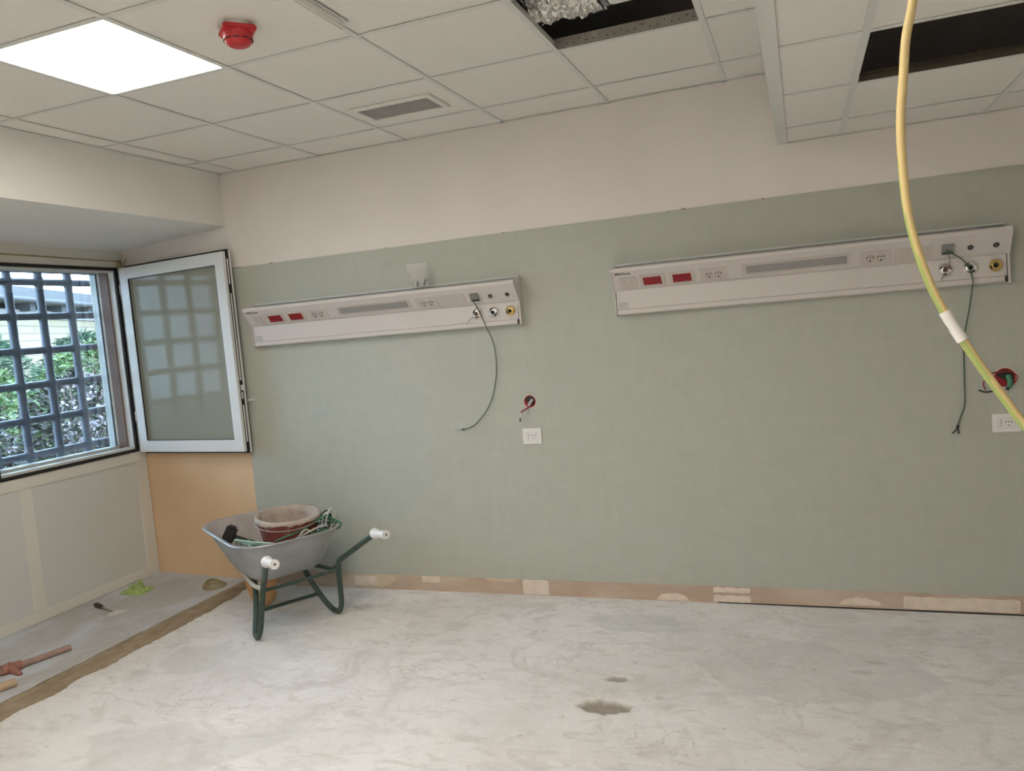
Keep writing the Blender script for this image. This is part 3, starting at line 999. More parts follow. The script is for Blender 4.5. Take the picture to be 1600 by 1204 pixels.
def bedhead(x0, label):
    t = thing('bed_head_unit', label, 'bed head unit', (x0, 0.0, 1.580), group='bed head units on the green wall')
    # housing: upper slanted part
    bm = bmesh.new()
    prism(bm, [(-0.005, 0.128), (-0.062, 0.128), (-0.140, 0.226), (-0.140, 0.240), (-0.132, 0.246), (-0.005, 0.252)], 'x', 0.0, UL)
    fin('upper_housing', bm, M['white_pl'], t)
    bm = bmesh.new()
    prism(bm, [(-0.005, 0.0), (-0.05, 0.0), (-0.062, 0.006), (-0.062, 0.026), (-0.058, 0.029), (-0.062, 0.032), (-0.062, 0.127), (-0.005, 0.127)], 'x', 0.004, UL - 0.004)
    fin('lower_housing', bm, M['white_pl'], t)
    bm = bmesh.new()
    box(bm, 0.0, UL, -0.016, -0.005, 0.252, 0.271)
    box(bm, 0.03, UL, -0.022, -0.016, 0.264, 0.270)
    fin('top_rail', bm, M['alu'], t)
    bm = bmesh.new(); box(bm, 0.0, UL, -0.030, -0.0165, 0.250, 0.2605); fin('top_gap_shade', bm, M['grey'], t)  # solid grey strip painted as the shaded groove under the top rail
    for xa, xb in ((-0.006, 0.0), (UL, UL + 0.010)):
        bm = bmesh.new()
        prism(bm, [(-0.005, -0.004), (-0.048, -0.004), (-0.064, 0.004), (-0.064, 0.126), (-0.144, 0.226), (-0.144, 0.244), (-0.005, 0.262)], 'x', xa, xb)
        fin('end_cap', bm, M['white_pl'], t)
    for q in ((UL - 0.012, UL - 0.002, -0.066, -0.062, 0.002, 0.028), (-0.008, -0.006, -0.05, -0.03, 0.0, 0.02)):
        bm = bmesh.new(); box(bm, *q); fin('rubber_plug', bm, M['black'], t)
    # recessed strip along the slant
    bm = bmesh.new()
    on_slant(bm, 0.012, UL - 0.012, 0.006, 0.010, 0.0, 0.0012)
    fin('shadow_gap', bm, M['module'], t)
    # modules
    bm = bmesh.new(); on_slant(bm, 0.035, 0.125, 0.014, 0.084, 0.0, 0.0035); fin('blank_module', bm, M['module'], t)
    for q in (0.062, 0.098):
        bm = bmesh.new(); on_slant(bm, q, q + 0.0016, 0.022, 0.072, 0.0035, 0.0042); fin('module_joint', bm, M['grey'], t)
    for q in (0.160, 0.312):
        bm = bmesh.new(); on_slant(bm, q - 0.018, q + 0.112, 0.012, 0.088, 0.0, 0.0035); sk = fin('module_frame', bm, M['module'], t)
        bm = bmesh.new(); on_slant(bm, q, q + 0.093, 0.026, 0.074, 0.0035, 0.0055); c = fin('red_insert', bm, M['red'], sk)
        for e in ((0.015, 0.022, 0.030, 0.034), (0.068, 0.075, 0.030, 0.034)):
            bm = bmesh.new(); on_slant(bm, q + e[0], q + e[1], e[2], e[3], 0.0055, 0.0060); fin('insert_marking', bm, M['handle_w'], sk)
    for q in (0.470, 1.215):
        bm = bmesh.new(); on_slant(bm, q - 0.02, q + 0.115, 0.012, 0.088, 0.0, 0.0035); sk = fin('power_socket', bm, M['module'], t)
        for k in range(2):
            cx = q + 0.024 + k * 0.046
            bm = bmesh.new()
            mt = SM(cx, 0.050, 0.0034)
            lathe(bm, [(0.0185, 0.0), (0.0185, 0.001), (0.0170, 0.001), (0.0168, 0.0)], 24, mt)
            fin('socket_ring', bm, M['grey'], sk, smooth=True)
            for dx in (-0.0115, 0, 0.0115):
                bm = bmesh.new(); lathe(bm, [(0.0031, 0), (0.0031, 0.0012), (0, 0.0012)], 10, SM(cx + dx, 0.056, 0.0034)); fin('pin_hole', bm, M['dark'], sk)
            bm = bmesh.new(); on_slant(bm, cx - 0.002, cx + 0.002, 0.030, 0.044, 0.0034, 0.0046); fin('pin_hole', bm, M['dark'], sk)
    bm = bmesh.new(); on_slant(bm, 0.655, 1.155, 0.024, 0.092, 0.0, 0.003); sk = fin('light_frame', bm, M['module'], t)
    bm = bmesh.new(); on_slant(bm, 0.675, 1.138, 0.036, 0.080, 0.003, 0.0042); fin('reading_light_lens', bm, M['grey_lens'], sk)
    bm = bmesh.new(); on_slant(bm, 1.345, 1.50, 0.012, 0.088, 0.0, 0.0035); sk = fin('switch_module', bm, M['module'], t)
    for k in range(5):
        bm = bmesh.new(); on_slant(bm, 1.375 + k * 0.026, 1.3765 + k * 0.026, 0.026, 0.074, 0.0035, 0.0042); fin('switch_joint', bm, M['label'], sk)
    bm = bmesh.new(); on_slant(bm, 1.538, 1.588, 0.034, 0.084, 0.0, 0.010); sk = fin('connector', bm, M['grey'], t)
    bm = bmesh.new(); on_slant(bm, 1.541, 1.585, 0.036, 0.046, 0.010, 0.012); fin('connector_slot', bm, M['dark'], sk)
    for q in (1.655, 1.757):
        bm = bmesh.new()
        lathe(bm, [(0.0125, 0), (0.0125, 0.003), (0.0095, 0.0035), (0.0085, 0.0012), (0.0, 0.0012)], 24, SM(q, 0.054))
        sk = fin('signal_jack', bm, M['hole'], t, smooth=True)
        bm = bmesh.new(); lathe(bm, [(0.003, 0), (0.003, 0.004), (0, 0.004)], 12, SM(q, 0.054)); fin('jack_pin', bm, M['chrome'], sk)
    # gas outlets
    for k, q in enumerate((1.554, 1.655, 1.757)):
        mt = Matrix.Translation((q, -0.062, 0.079)) @ Matrix.Rotation(PI / 2, 4, 'X')
        bm = bmesh.new()
        lathe(bm, [(0.036, 0), (0.036, 0.004), (0.031, 0.006), (0.0285, 0.0062), (0.028, 0.001), (0.0, 0.001)], 36, mt)
        sk = fin('gas_outlet', bm, M['white_pl'], t, smooth=True)
        bm = bmesh.new()
        lathe(bm, [(0.0275, 0.001), (0.0275, 0.010), (0.0240, 0.012), (0.0235, 0.003), (0.0170, 0.003), (0.0165, 0.015), (0.0120, 0.016), (0.0115, 0.004)], 32, mt)
        fin('outlet_ring', bm, M['brass'] if k == 2 else M['chrome'], sk, smooth=True)
        bm = bmesh.new()
        lathe(bm, [(0.0105, 0.004), (0.0045, 0.0045), (0.0045, 0.010), (0.0, 0.010)], 20, mt)
        for a in ((0.4, 2.5, 4.6) if k == 0 else (2.2, 5.3) if k == 1 else (3.5,)):
            m2 = mt @ Matrix.Rotation(a, 4, 'Z')
            n0 = len(bm.verts)
            box(bm, 0.0160, 0.0245, -0.008, 0.008, 0.003, 0.0135)
            bm.verts.ensure_lookup_table()
            for v_ in list(bm.verts)[n0:]:
                v_.co = m2 @ v_.co
        fin('outlet_valve', bm, M['dark'] if k != 0 else M['brown'], sk, smooth=True)
    # maker's lettering and sticker
    me = text_mesh('MEDILine', 0.020)
    me.transform(SM(0.018, 0.102, 0.0003) @ Matrix.Scale(1.05, 4, Vector((1, 0, 0))))
    link('lettering', me, t, [M['dark']])
    bm = bmesh.new(); box(bm, 0.014, 0.066, -0.0626, -0.062, 0.034, 0.066); sk = fin('rating_label', bm, M['label'], t)
    me = text_mesh('CE', 0.018)
    me.transform(Matrix.Translation((0.040, -0.0628, 0.042)) @ Matrix.Rotation(PI / 2, 4, 'X'))
    link('label_print', me, sk, [M['white_pl']])
    for k in range(4):
        bm = bmesh.new(); box(bm, 0.018, 0.037, -0.0629, -0.0626, 0.041 + k * 0.006, 0.043 + k * 0.006); fin('label_print', bm, M['white_pl'], sk)
    return t
bedhead(0.175, 'long white bed head unit nearer the open window sash, clear bag on top')
bedhead(2.533, 'long white bed head unit on the right, behind the hanging yellow cable')

# dangling green wires
def wire_thing(name, label, cat, loc, parts, group=None):
    t = thing(name, label, cat, loc, group=group)
    for nm, pts, r, mm in parts:
        bm = bmesh.new()
        tube(bm, catmull(pts, 8), r, 8)
        fin(nm, bm, mm, t, world=True, smooth=True)
    return t
wire_thing('earth_wire', 'thin green wire curving down the wall from the left bed head unit', 'wire', (1.725, -0.10, 1.74), [
    ('sheath', [(1.722, -0.108, 1.745), (1.742, -0.098, 1.70), (1.760, -0.090, 1.655), (1.785, -0.078, 1.575), (1.803, -0.045, 1.49), (1.806, -0.03, 1.37), (1.786, -0.025, 1.25), (1.737, -0.022, 1.129), (1.651, -0.020, 1.032), (1.59, -0.018, 1.000), (1.545, -0.018, 0.992)], 0.0032, M['green_w']),
    ('bare_tip', [(1.567, -0.018, 0.995), (1.548, -0.018, 0.992)], 0.0045, M['black']),
    ('bare_end', [(1.549, -0.018, 0.992), (1.505, -0.018, 0.988)], 0.0018, M['grey']),
    ('loose_strand', [(1.742, -0.098, 1.70), (1.728, -0.094, 1.672), (1.722, -0.088, 1.655), (1.69, -0.075, 1.632), (1.665, -0.072, 1.612)], 0.0014, M['green_w'])])
wire_thing('earth_wire', 'thin green wire hanging from the right bed head unit behind the yellow cable', 'wire', (4.10, -0.10, 1.74), [
    ('sheath', [(4.088, -0.110, 1.742), (4.125, -0.102, 1.722), (4.165, -0.092, 1.685), (4.193, -0.085, 1.61), (4.192, -0.072, 1.56), (4.184, -0.04, 1.477), (4.160, -0.025, 1.33), (4.155, -0.022, 1.18), (4.152, -0.020, 1.03), (4.136, -0.019, 0.975), (4.118, -0.018, 0.92)], 0.0034, M['green_w']),
    ('bare_tip', [(4.121, -0.018, 0.925), (4.117, -0.018, 0.912)], 0.007, M['black']),
    ('bare_end', [(4.117, -0.018, 0.914), (4.106, -0.018, 0.896), (4.094, -0.018, 0.886)], 0.0032, M['black']),
    ('bare_end', [(4.117, -0.018, 0.914), (4.121, -0.018, 0.896), (4.122, -0.018, 0.884)], 0.0030, M['black']),
    ('loose_strand', [(4.090, -0.110, 1.738), (4.102, -0.098, 1.712), (4.102, -0.088, 1.68), (4.085, -0.076, 1.64), (4.068, -0.068, 1.615)], 0.0018, M['brown'])])

# plastic bag on the left unit
t = thing('plastic_bag', 'small crumpled clear plastic bag of screws resting on the left bed head unit', 'bag', (1.395, -0.075, 1.844))
bm = bmesh.new()
rings = []
for i in range(15):
    u = i / 14
    zz = 0.135 * u
    ring = []
    wx = 0.030 + 0.045 * u ** 0.7 if u > 0.35 else 0.052 - 0.03 * u
    wy = 0.030 * (1 - u) + 0.005
    for k in range(24):
        a = 2 * PI * k / 24
        nn = 1 + 0.25 * noise.noise(Vector((math.cos(a) * 2, math.sin(a) * 2, u * 5)))
        ring.append(bm.verts.new((wx * math.cos(a) * nn - 0.015 * u, wy * math.sin(a) * nn, zz + 0.006 * noise.noise(Vector((a, u * 6, 0))) * (u > 0))))
    rings.append(ring)
for A, B in zip(rings, rings[1:]):
    for k in range(24):
        bm.faces.new((A[k], A[(k + 1) % 24], B[(k + 1) % 24], B[k]))
bm.faces.new(rings[0])
fin('bag_film', bm, M['poly'], t, smooth='all')
for k in range(7):
    bm = bmesh.new()
    a = R.uniform(0, 2 * PI)
    x, y = R.uniform(-0.028, 0.028), R.uniform(-0.014, 0.014)
    mt = Matrix.Translation((x, y, 0.004 + R.uniform(0, 0.012))) @ Matrix.Rotation(R.uniform(0.0, 1.2), 4, 'Y') @ Matrix.Rotation(a, 4, 'Z')
    lathe(bm, [(0, 0), (0.006, 0), (0.006, 0.004), (0.003, 0.005), (0.003, 0.026), (0, 0.03)], 10, mt)
    fin('screw', bm, M['steel_p'] if k % 2 else M['dark'], t, smooth=True)

# wall boxes with loose wires
def junction(x, z, r, label):
    t = thing('junction_box', label, 'junction box', (x, -0.005, z))
    bm = bmesh.new()
    prof = []
    seg = 40
    for (rr, y) in ((r * 1.10, -0.0008), (r, -0.0014), (r * 0.98, -0.0004)):
        prof.append((rr, -y))
    lathe(bm, prof, seg, Matrix.Rotation(PI / 2, 4, 'X'))
    for v_ in bm.verts:
        k = 1 + 0.07 * noise.noise(Vector((v_.co.x * 90, v_.co.z * 90, x)))
        v_.co.x *= k; v_.co.z *= k
    fin('broken_edge', bm, M['creamfill'], t)
    bm = bmesh.new()
    lathe(bm, [(0, 0.0004), (r * 0.97, 0.0004), (r * 0.97, 0.0016), (r * 0.86, 0.0016), (r * 0.80, 0.0008), (0, 0.0008)], seg, Matrix.Rotation(PI / 2, 4, 'X'))
    fin('box_rim', bm, M['red'], t)
    bm = bmesh.new()
    prism(bm, [(r * 0.8 * math.cos(a), r * 0.8 * math.sin(a)) for a in [k * PI / 10 - 0.9 for k in range(13)]], 'y', -0.0022, -0.0016)
    fin('box_recess', bm, M['dark'], t)
    return t
j1 = junction(1.980, 1.138, 0.036, 'round red junction box in the wall right of the curved green wire')
for nm, pts, rr, mm in (
        ('grey_sleeve', [(0.018, -0.004, 0.012), (0.006, -0.010, -0.005), (-0.006, -0.012, -0.024)], 0.0085, M['label']),
        ('pink_wire', [(-0.004, -0.008, -0.030), (-0.018, -0.022, -0.040), (-0.035, -0.026, -0.048), (-0.050, -0.026, -0.058)], 0.0042, M['red']),
        ('white_wire', [(-0.050, -0.026, -0.056), (-0.054, -0.026, -0.075), (-0.058, -0.024, -0.092)], 0.0024, M['white_c']),
        ('wire_tip', [(-0.058, -0.024, -0.090), (-0.062, -0.022, -0.112)], 0.0036, M['black']),
        ('loose_end', [(-0.004, -0.010, -0.040), (-0.008, -0.02, -0.055), (-0.010, -0.02, -0.072)], 0.0020, M['label'])):
    bm = bmesh.new(); tube(bm, catmull(pts, 6), rr, 8); fin(nm, bm, mm, j1, smooth=True)
j2 = junction(4.322, 1.140, 0.045, 'round red junction box beside the hanging yellow cable')
for nm, pts, rr, mm in (
        ('green_sleeve', [(0.012, -0.004, 0.01), (0.018, -0.014, -0.02), (0.012, -0.020, -0.045)], 0.012, M['green_b']),
        ('sleeve_end', [(0.012, -0.018, -0.042), (0.002, -0.02, -0.056)], 0.008, M['dark']),
        ('red_wire', [(0.03, -0.006, -0.035), (0.044, -0.03, 0.0), (0.02, -0.04, 0.028), (-0.03, -0.036, 0.030), (-0.07, -0.03, 0.016), (-0.092, -0.025, -0.02), (-0.085, -0.02, -0.05)], 0.0026, M['red']),
        ('brown_wire', [(-0.02, -0.01, 0.03), (-0.045, -0.03, 0.030), (-0.072, -0.03, 0.018)], 0.0022, M['brown']),
        ('wire_tip', [(-0.055, -0.02, -0.060), (-0.085, -0.02, -0.062), (-0.112, -0.02, -0.052)], 0.0035, M['black'])):
    bm = bmesh.new(); tube(bm, catmull(pts, 6), rr, 8); fin(nm, bm, mm, j2, smooth=True)

def wall_socket(x0, x1, z0, z1, label):
    t = thing('wall_socket', label, 'wall socket', ((x0 + x1) / 2, -0.005, (z0 + z1) / 2), group='wall sockets low on the green wall')
    w_, h_ = (x1 - x0) / 2, (z1 - z0) / 2
    bm = bmesh.new(); box(bm, -w_, w_, -0.009, 0.0, -h_, h_, bev=0.003); fin('cover_plate', bm, M['grip'], t)
    bm = bmesh.new(); ring_frame(bm, -0.034, 0.034, -0.023, 0.023, 0.0012, -0.0094, -0.0088, 'xz'); fin('module_joint', bm, M['label'], t)
    R2 = Matrix.Rotation(PI / 2, 4, 'X')
    for hx_, hz_ in ((-0.022, -0.012), (-0.022, 0), (-0.022, 0.012), (-0.003, 0.004), (0.009, 0.004), (0.021, 0.004), (0.009, -0.012)):
        bm = bmesh.new()
        lathe(bm, [(0.0028, 0), (0.0028, 0.0008), (0, 0.0008)], 10, Matrix.Translation((hx_, -0.0088, hz_)) @ R2)
        fin('pin_hole', bm, M['dark'], t)
    bm = bmesh.new()
    lathe(bm, [(0.0165, 0), (0.0165, 0.0006), (0.0155, 0.0006), (0.0155, 0)], 28, Matrix.Translation((0.009, -0.0088, 0.002)) @ R2)
    fin('socket_ring', bm, M['label'], t)
wall_socket(1.922, 2.036, 0.893, 0.985, 'white wall socket under the left round junction box')
wall_socket(4.262, 4.380, 0.885, 0.972, 'white wall socket under the right junction box, crossed by yellow cable')

# ================================================================ HANGING CABLE
t = thing('hanging_cable', 'yellow and green earth cable with a white tape joint hanging close before the right unit', 'cable', (3.62, -3.05, 2.35))
cpts = [(3.80, -3.00, 2.60), (3.72, -3.02, 2.42), (3.655, -3.04, 2.18), (3.622, -3.05, 2.02), (3.610, -3.05, 1.943), (3.600, -3.05, 1.897), (3.595, -3.05, 1.85), (3.590, -3.05, 1.803),
        (3.589, -3.05, 1.754), (3.592, -3.05, 1.688), (3.600, -3.05, 1.638), (3.614, -3.05, 1.586), (3.632, -3.05, 1.542), (3.651, -3.05, 1.505),
        (3.674, -3.05, 1.463), (3.697, -3.05, 1.424), (3.717, -3.05, 1.391), (3.80, -3.05, 1.27), (3.92, -3.08, 1.02), (4.00, -3.10, 0.65), (4.02, -3.10, 0.28), (4.08, -3.12, 0.05), (4.3, -3.15, 0.008), (4.7, -3.3, 0.006)]
bm = bmesh.new()
cp = catmull(cpts, 8)
rings = tube(bm, cp, 0.0056, 16)
order = [v_ for r_ in rings for v_ in r_]
stv = []
for i, r_ in enumerate(rings):
    ph = 3.3 + 1.0 * math.sin(i * 0.045)
    for k in range(16):
        a = (2 * PI * k / 16 - ph + PI) % (2 * PI) - PI
        stv.append(1.0 if abs(a) < 0.80 else 0.0)
o = fin('cable_sheath', bm, M['cable_y'], t, world=True, smooth='all')
at = o.data.attributes.new('stripe', 'FLOAT', 'POINT'); at.data.foreach_set('value', stv)
bm = bmesh.new()
tube(bm, catmull([(3.6300, -3.05, 1.5465), (3.6375, -3.05, 1.5305)], 6), 0.0071, 14)
fin('tape_joint', bm, M['tape'], t, world=True, smooth=True)
bm = bmesh.new()
tube(bm, catmull([(3.6405, -3.05, 1.5245), (3.6495, -3.05, 1.5075)], 6), 0.0073, 14)
fin('tape_joint', bm, M['tape'], t, world=True, smooth=True)
bm = bmesh.new()
tube(bm, catmull([(3.6355, -3.051, 1.534), (3.6445, -3.051, 1.517)], 6), 0.0066, 14)
fin('tape_joint', bm, M['tape'], t, world=True, smooth=True)

# ================================================================ WHEELBARROW
# local frame: x forward (to the wheel), y to the left of travel, z up
WB = thing('wheelbarrow', 'galvanised wheelbarrow with green tube frame and white grips, holding a bucket', 'wheelbarrow', (0.69142, -0.61871, 0.0), (0, 0, math.radians(149.306)))
def wbx(f, s, z):
    return Vector((f, -s, z))
LEV = 16
def tray_loop(t_, off=0.0, n=72):
    """rounded rectangle ring between bottom (t=0) and rim (t=1)"""
    e = t_
    f0 = 0.00 + (-0.165 - 0.00) * e ** 0.9 - off
    f1 = 0.33 + (0.56 - 0.33) * e ** 0.85 + off
    sw = 0.185 + (0.300 - 0.185) * e ** 0.9 + off
    rc = 0.07 + 0.07 * e + off
    rr_ = 0.07 + 0.12 * e + off
    out = []
    cs = [(f1 - rc, sw - rc, 0, rc), (f0 + rr_, sw - rr_, PI / 2, rr_), (f0 + rr_, -sw + rr_, PI, rr_), (f1 - rc, -sw + rc, 1.5 * PI, rc)]
    per = n // 4
    for cx, cy, a0, rc in cs:
        for k in range(per):
            a = a0 + (PI / 2) * k / (per - 1)
            x = cx + rc * math.cos(a)
            y = cy + rc * math.sin(a)
            zr = 0.526 + 0.034 * max(0, (x - 0.1)) / 0.45 + 0.012 * (x < -0.05) * 0
            z = 0.292 + (zr - 0.292) * e
            out.append((x, y, z))
    return out
bm = bmesh.new()
rings = []
prof = [(0.0, 0.0)] + [(i / 14, 0.0) for i in range(1, 15)]
def ring_of(L, dz=0.0):
    return [bm.verts.new((x, y, z + dz)) for x, y, z in L]
for i, (t_, off) in enumerate(prof):
    L = tray_loop(t_, off)
    if i == 0:
        L = [(x * 0.93 + 0.012, y * 0.9, z - 0.002) for x, y, z in L]
    rings.append(ring_of(L))
rings.append(ring_of(tray_loop(1.0, 0.010), 0.001))
rings.append(ring_of(tray_loop(1.0, 0.018), -0.002))
rings.append(ring_of(tray_loop(1.0, 0.020), 0.003))
rings.append(ring_of(tray_loop(1.0, 0.014), 0.008))
rings.append(ring_of(tray_loop(1.0, 0.004), 0.007))
nO = len(rings)
for t_, off in prof[::-1]:
    L = tray_loop(t_, -0.004)
    rings.append(ring_of(L, 0.004))
for A, B in zip(rings, rings[1:]):
    for k in range(72):
        f = bm.faces.new((A[k], A[(k + 1) % 72], B[(k + 1) % 72], B[k]))
bm.faces.new(rings[0]); bm.faces.new(rings[-1][::-1])
bmesh.ops.recalc_face_normals(bm, faces=bm.faces)
tray = fin('tray', bm, [M['galv'], M['galv_in']], WB, smooth='all')
for pl in tray.data.polygons:
    if max(pl.vertices) >= nO * 72:
        pl.material_index = 1
# side tubes
for s, nm in ((-1, 'l'), (1, 'r')):
    S0 = 0.245 * s
    pts = [wbx(-0.50, 0.300 * s, 0.530), wbx(-0.46, 0.298 * s, 0.522), wbx(-0.40, 0.286 * s, 0.490), wbx(-0.28, 0.248 * s, 0.415), wbx(-0.195, 0.224 * s, 0.362), wbx(-0.160, 0.218 * s, 0.335),
           wbx(-0.142, 0.220 * s, 0.285), wbx(-0.115, 0.232 * s, 0.16), wbx(-0.098, 0.238 * s, 0.085), wbx(-0.070, 0.241 * s, 0.036), wbx(-0.03, 0.240 * s, 0.0165), wbx(0.01, 0.232 * s, 0.021), wbx(0.045, 0.215 * s, 0.052), wbx(0.085, 0.190 * s, 0.112),
           wbx(0.125, 0.168 * s, 0.180), wbx(0.165, 0.152 * s, 0.245), wbx(0.185, 0.146 * s, 0.268)]
    bm = bmesh.new(); tube(bm, catmull(pts, 7), 0.0155, 12); fin('frame_tube', bm, M['frame_g'], WB, smooth=True)
    bm = bmesh.new()
    a = wbx(-0.455, 0.300 * s, 0.528); b_ = wbx(-0.580, 0.305 * s, 0.538)
    P = [a.lerp(b_, k / 13) for k in range(14)]
    RR = [0.026, 0.029, 0.028, 0.021, 0.0205, 0.020, 0.020, 0.020, 0.0205, 0.020, 0.0205, 0.021, 0.024, 0.0235]
    tube(bm, P, RR, 20)
    g = fin('grip', bm, M['grip'], WB, smooth=True)
    bm = bmesh.new(); d = (b_ - a).normalized(); tube(bm, [b_ - d * 0.002, b_ + d * 0.0008], 0.0055, 12); fin('grip_hole', bm, M['dark'], g)
    # carrier tube running forward under the tray to the wheel
    bm = bmesh.new()
    tube(bm, catmull([wbx(-0.155, 0.216 * s, 0.318), wbx(-0.09, 0.205 * s, 0.288), wbx(0.05, 0.20 * s, 0.276), wbx(0.30, 0.155 * s, 0.272), wbx(0.42, 0.10 * s, 0.250), wbx(0.50, 0.062 * s, 0.185)], 7), 0.012, 12)
    fin('wheel_fork', bm, M['frame_g'] if s > 0 else M['hubm'], WB, smooth=True)
bm = bmesh.new(); tube(bm, catmull([wbx(-0.140, -0.215, 0.290), wbx(-0.115, -0.12, 0.280), wbx(-0.115, 0.12, 0.280), wbx(-0.140, 0.215, 0.292)], 6), 0.010, 10); fin('cross_bar', bm, M['frame_g'], WB, smooth=True)
bm = bmesh.new(); tube(bm, [wbx(0.083, -0.192, 0.112), wbx(0.083, 0.192, 0.112)], 0.0105, 10); fin('brace', bm, M['frame_g'], WB, smooth=True)
MW = Matrix.Translation((0.505, 0, 0.180)) @ Matrix.Rotation(PI / 2, 4, 'X')
bm = bmesh.new()
lathe(bm, [(0.115, -0.030), (0.145, -0.042), (0.168, -0.038), (0.178, -0.022), (0.180, 0.0), (0.178, 0.022), (0.168, 0.038), (0.145, 0.042), (0.115, 0.030)], 48, MW, close=True)
wh = fin('wheel', bm, M['tyre'], WB, smooth=True)
bm = bmesh.new()
lathe(bm, [(0, -0.045), (0.02, -0.045), (0.022, -0.02), (0.118, -0.012), (0.118, 0.012), (0.022, 0.02), (0.02, 0.045), (0, 0.045)], 36, MW)
fin('wheel_hub', bm, M['hubm'], wh, smooth=True)

# ---- bucket in the tray
BT = thing('mortar_bucket', 'red plastic builder bucket caked with mortar, standing tilted in the wheelbarrow', 'bucket', tuple(WB.matrix_basis @ Vector((0.105, -0.050, 0.316))), (math.radians(2), math.radians(4), 0))
bm = bmesh.new()
prof = [(0.0, 0.0), (0.105, 0.0), (0.110, 0.006), (0.168, 0.262), (0.171, 0.264), (0.172, 0.285), (0.180, 0.287), (0.182, 0.298), (0.176, 0.300), (0.170, 0.297), (0.164, 0.275), (0.106, 0.012), (0.0, 0.010)]
lathe(bm, prof, 56)
for v_ in bm.verts:
    n_ = noise.noise(v_.co * 14)
    r_ = math.hypot(v_.co.x, v_.co.y)
    if r_ > 0.1:
        k = 1 + 0.012 * n_
        v_.co.x *= k; v_.co.y *= k
bk = fin('bucket_body', bm, M['bucket'], BT, smooth=True)
bm = bmesh.new()
ang = 72
P0 = []
for j, (r_, z) in enumerate([(0.084, 0.030), (0.114, 0.10), (0.133, 0.18), (0.151, 0.26), (0.166, 0.304), (0.181, 0.305), (0.186, 0.296), (0.182, 0.285)]):
    ring = []
    for k in range(ang):
        a = 2 * PI * k / ang
        q = noise.noise(Vector((math.cos(a) * 3, math.sin(a) * 3, j * 0.7)))
        rr = r_ + 0.003 * q
        zz = z + (0.004 * q if j > 3 else 0.008 * q)
        if j == 7:
            zz -= 0.014 * max(0, noise.noise(Vector((math.cos(a) * 5, math.sin(a) * 5, 3))) + 0.35)
        ring.append(bm.verts.new((rr * math.cos(a), rr * math.sin(a), zz)))
    P0.append(ring)
for A, B in zip(P0, P0[1:]):
    for k in range(ang):
        bm.faces.new((A[k], A[(k + 1) % ang], B[(k + 1) % ang], B[k]))
bm.faces.new(P0[0])
fin('mortar_crust', bm, M['bucket_in'], BT, smooth='all')
bm = bmesh.new()
for s in (-1, 1):
    bm = bmesh.new()
    mt = Matrix.Rotation(math.radians(200), 4, 'Z')
    n0 = len(bm.verts)
    box(bm, s * 0.168 - 0.012, s * 0.168 + 0.014, -0.018, 0.018, 0.262, 0.286, bev=0.003)
    bm.verts.ensure_lookup_table()
    for v_ in list(bm.verts)[n0:]:
        v_.co = mt @ v_.co
    fin('handle_lug', bm, M['bucket'], BT)
# handle folded down along the rim, towards the viewer's left
bm = bmesh.new()
pts = []
for k in range(25):
    a = PI * k / 24
    p = Vector((0.186 * math.cos(a), -0.190 * math.sin(a), 0.278 - 0.02 * math.sin(a)))
    pts.append(Matrix.Rotation(math.radians(200 + 180), 3, 'Z') @ p)
tube(bm, pts, 0.0028, 8)
fin('wire_handle', bm, M['steel_p'], BT, smooth=True)

# ---- mallet in the tray (left / front corner)
def put(f, s, z):
    return WB.matrix_basis @ Vector((f, -s, z))
h0 = put(0.24, -0.235, 0.535)
h1 = put(0.19, -0.13, 0.47)
ML = thing('rubber_mallet', 'black rubber mallet lying in the wheelbarrow left of the bucket', 'mallet', tuple(h0))
dirv = (Vector((0.30, -0.35, -0.22))).normalized()
bm = bmesh.new()
up_ = Vector((0.15, 0.1, 1)).normalized()
axv = Vector((0.10, -0.25, 0.96)).normalized()
def orient_box(bm, c_, ex, ey, ez, hx, hy, hz, bev=0.0):
    n0 = len(bm.verts)
    box(bm, -hx, hx, -hy, hy, -hz, hz, bev=bev)
    bm.verts.ensure_lookup_table()
    for v_ in list(bm.verts)[n0:]:
        q = v_.co
        v_.co = c_ + ex * q.x + ey * q.y + ez * q.z
hd = (h1 - h0).normalized()
e2 = hd.cross(Vector((0, 0, 1))).normalized()
e3 = e2.cross(hd).normalized()
orient_box(bm, h0 + Vector((0, 0, 0.005)), hd, e2, e3, 0.032, 0.030, 0.052, bev=0.012)
fin('mallet_head', bm, M['black'], ML, world=True)
bm = bmesh.new()
tube(bm, [h0 + hd * 0.02, h0 + hd * 0.08, h0 + hd * 0.16, h0 + hd * 0.205], [0.014, 0.016, 0.022, 0.022], 14)
fin('mallet_handle', bm, M['black'], ML, world=True, smooth=True)

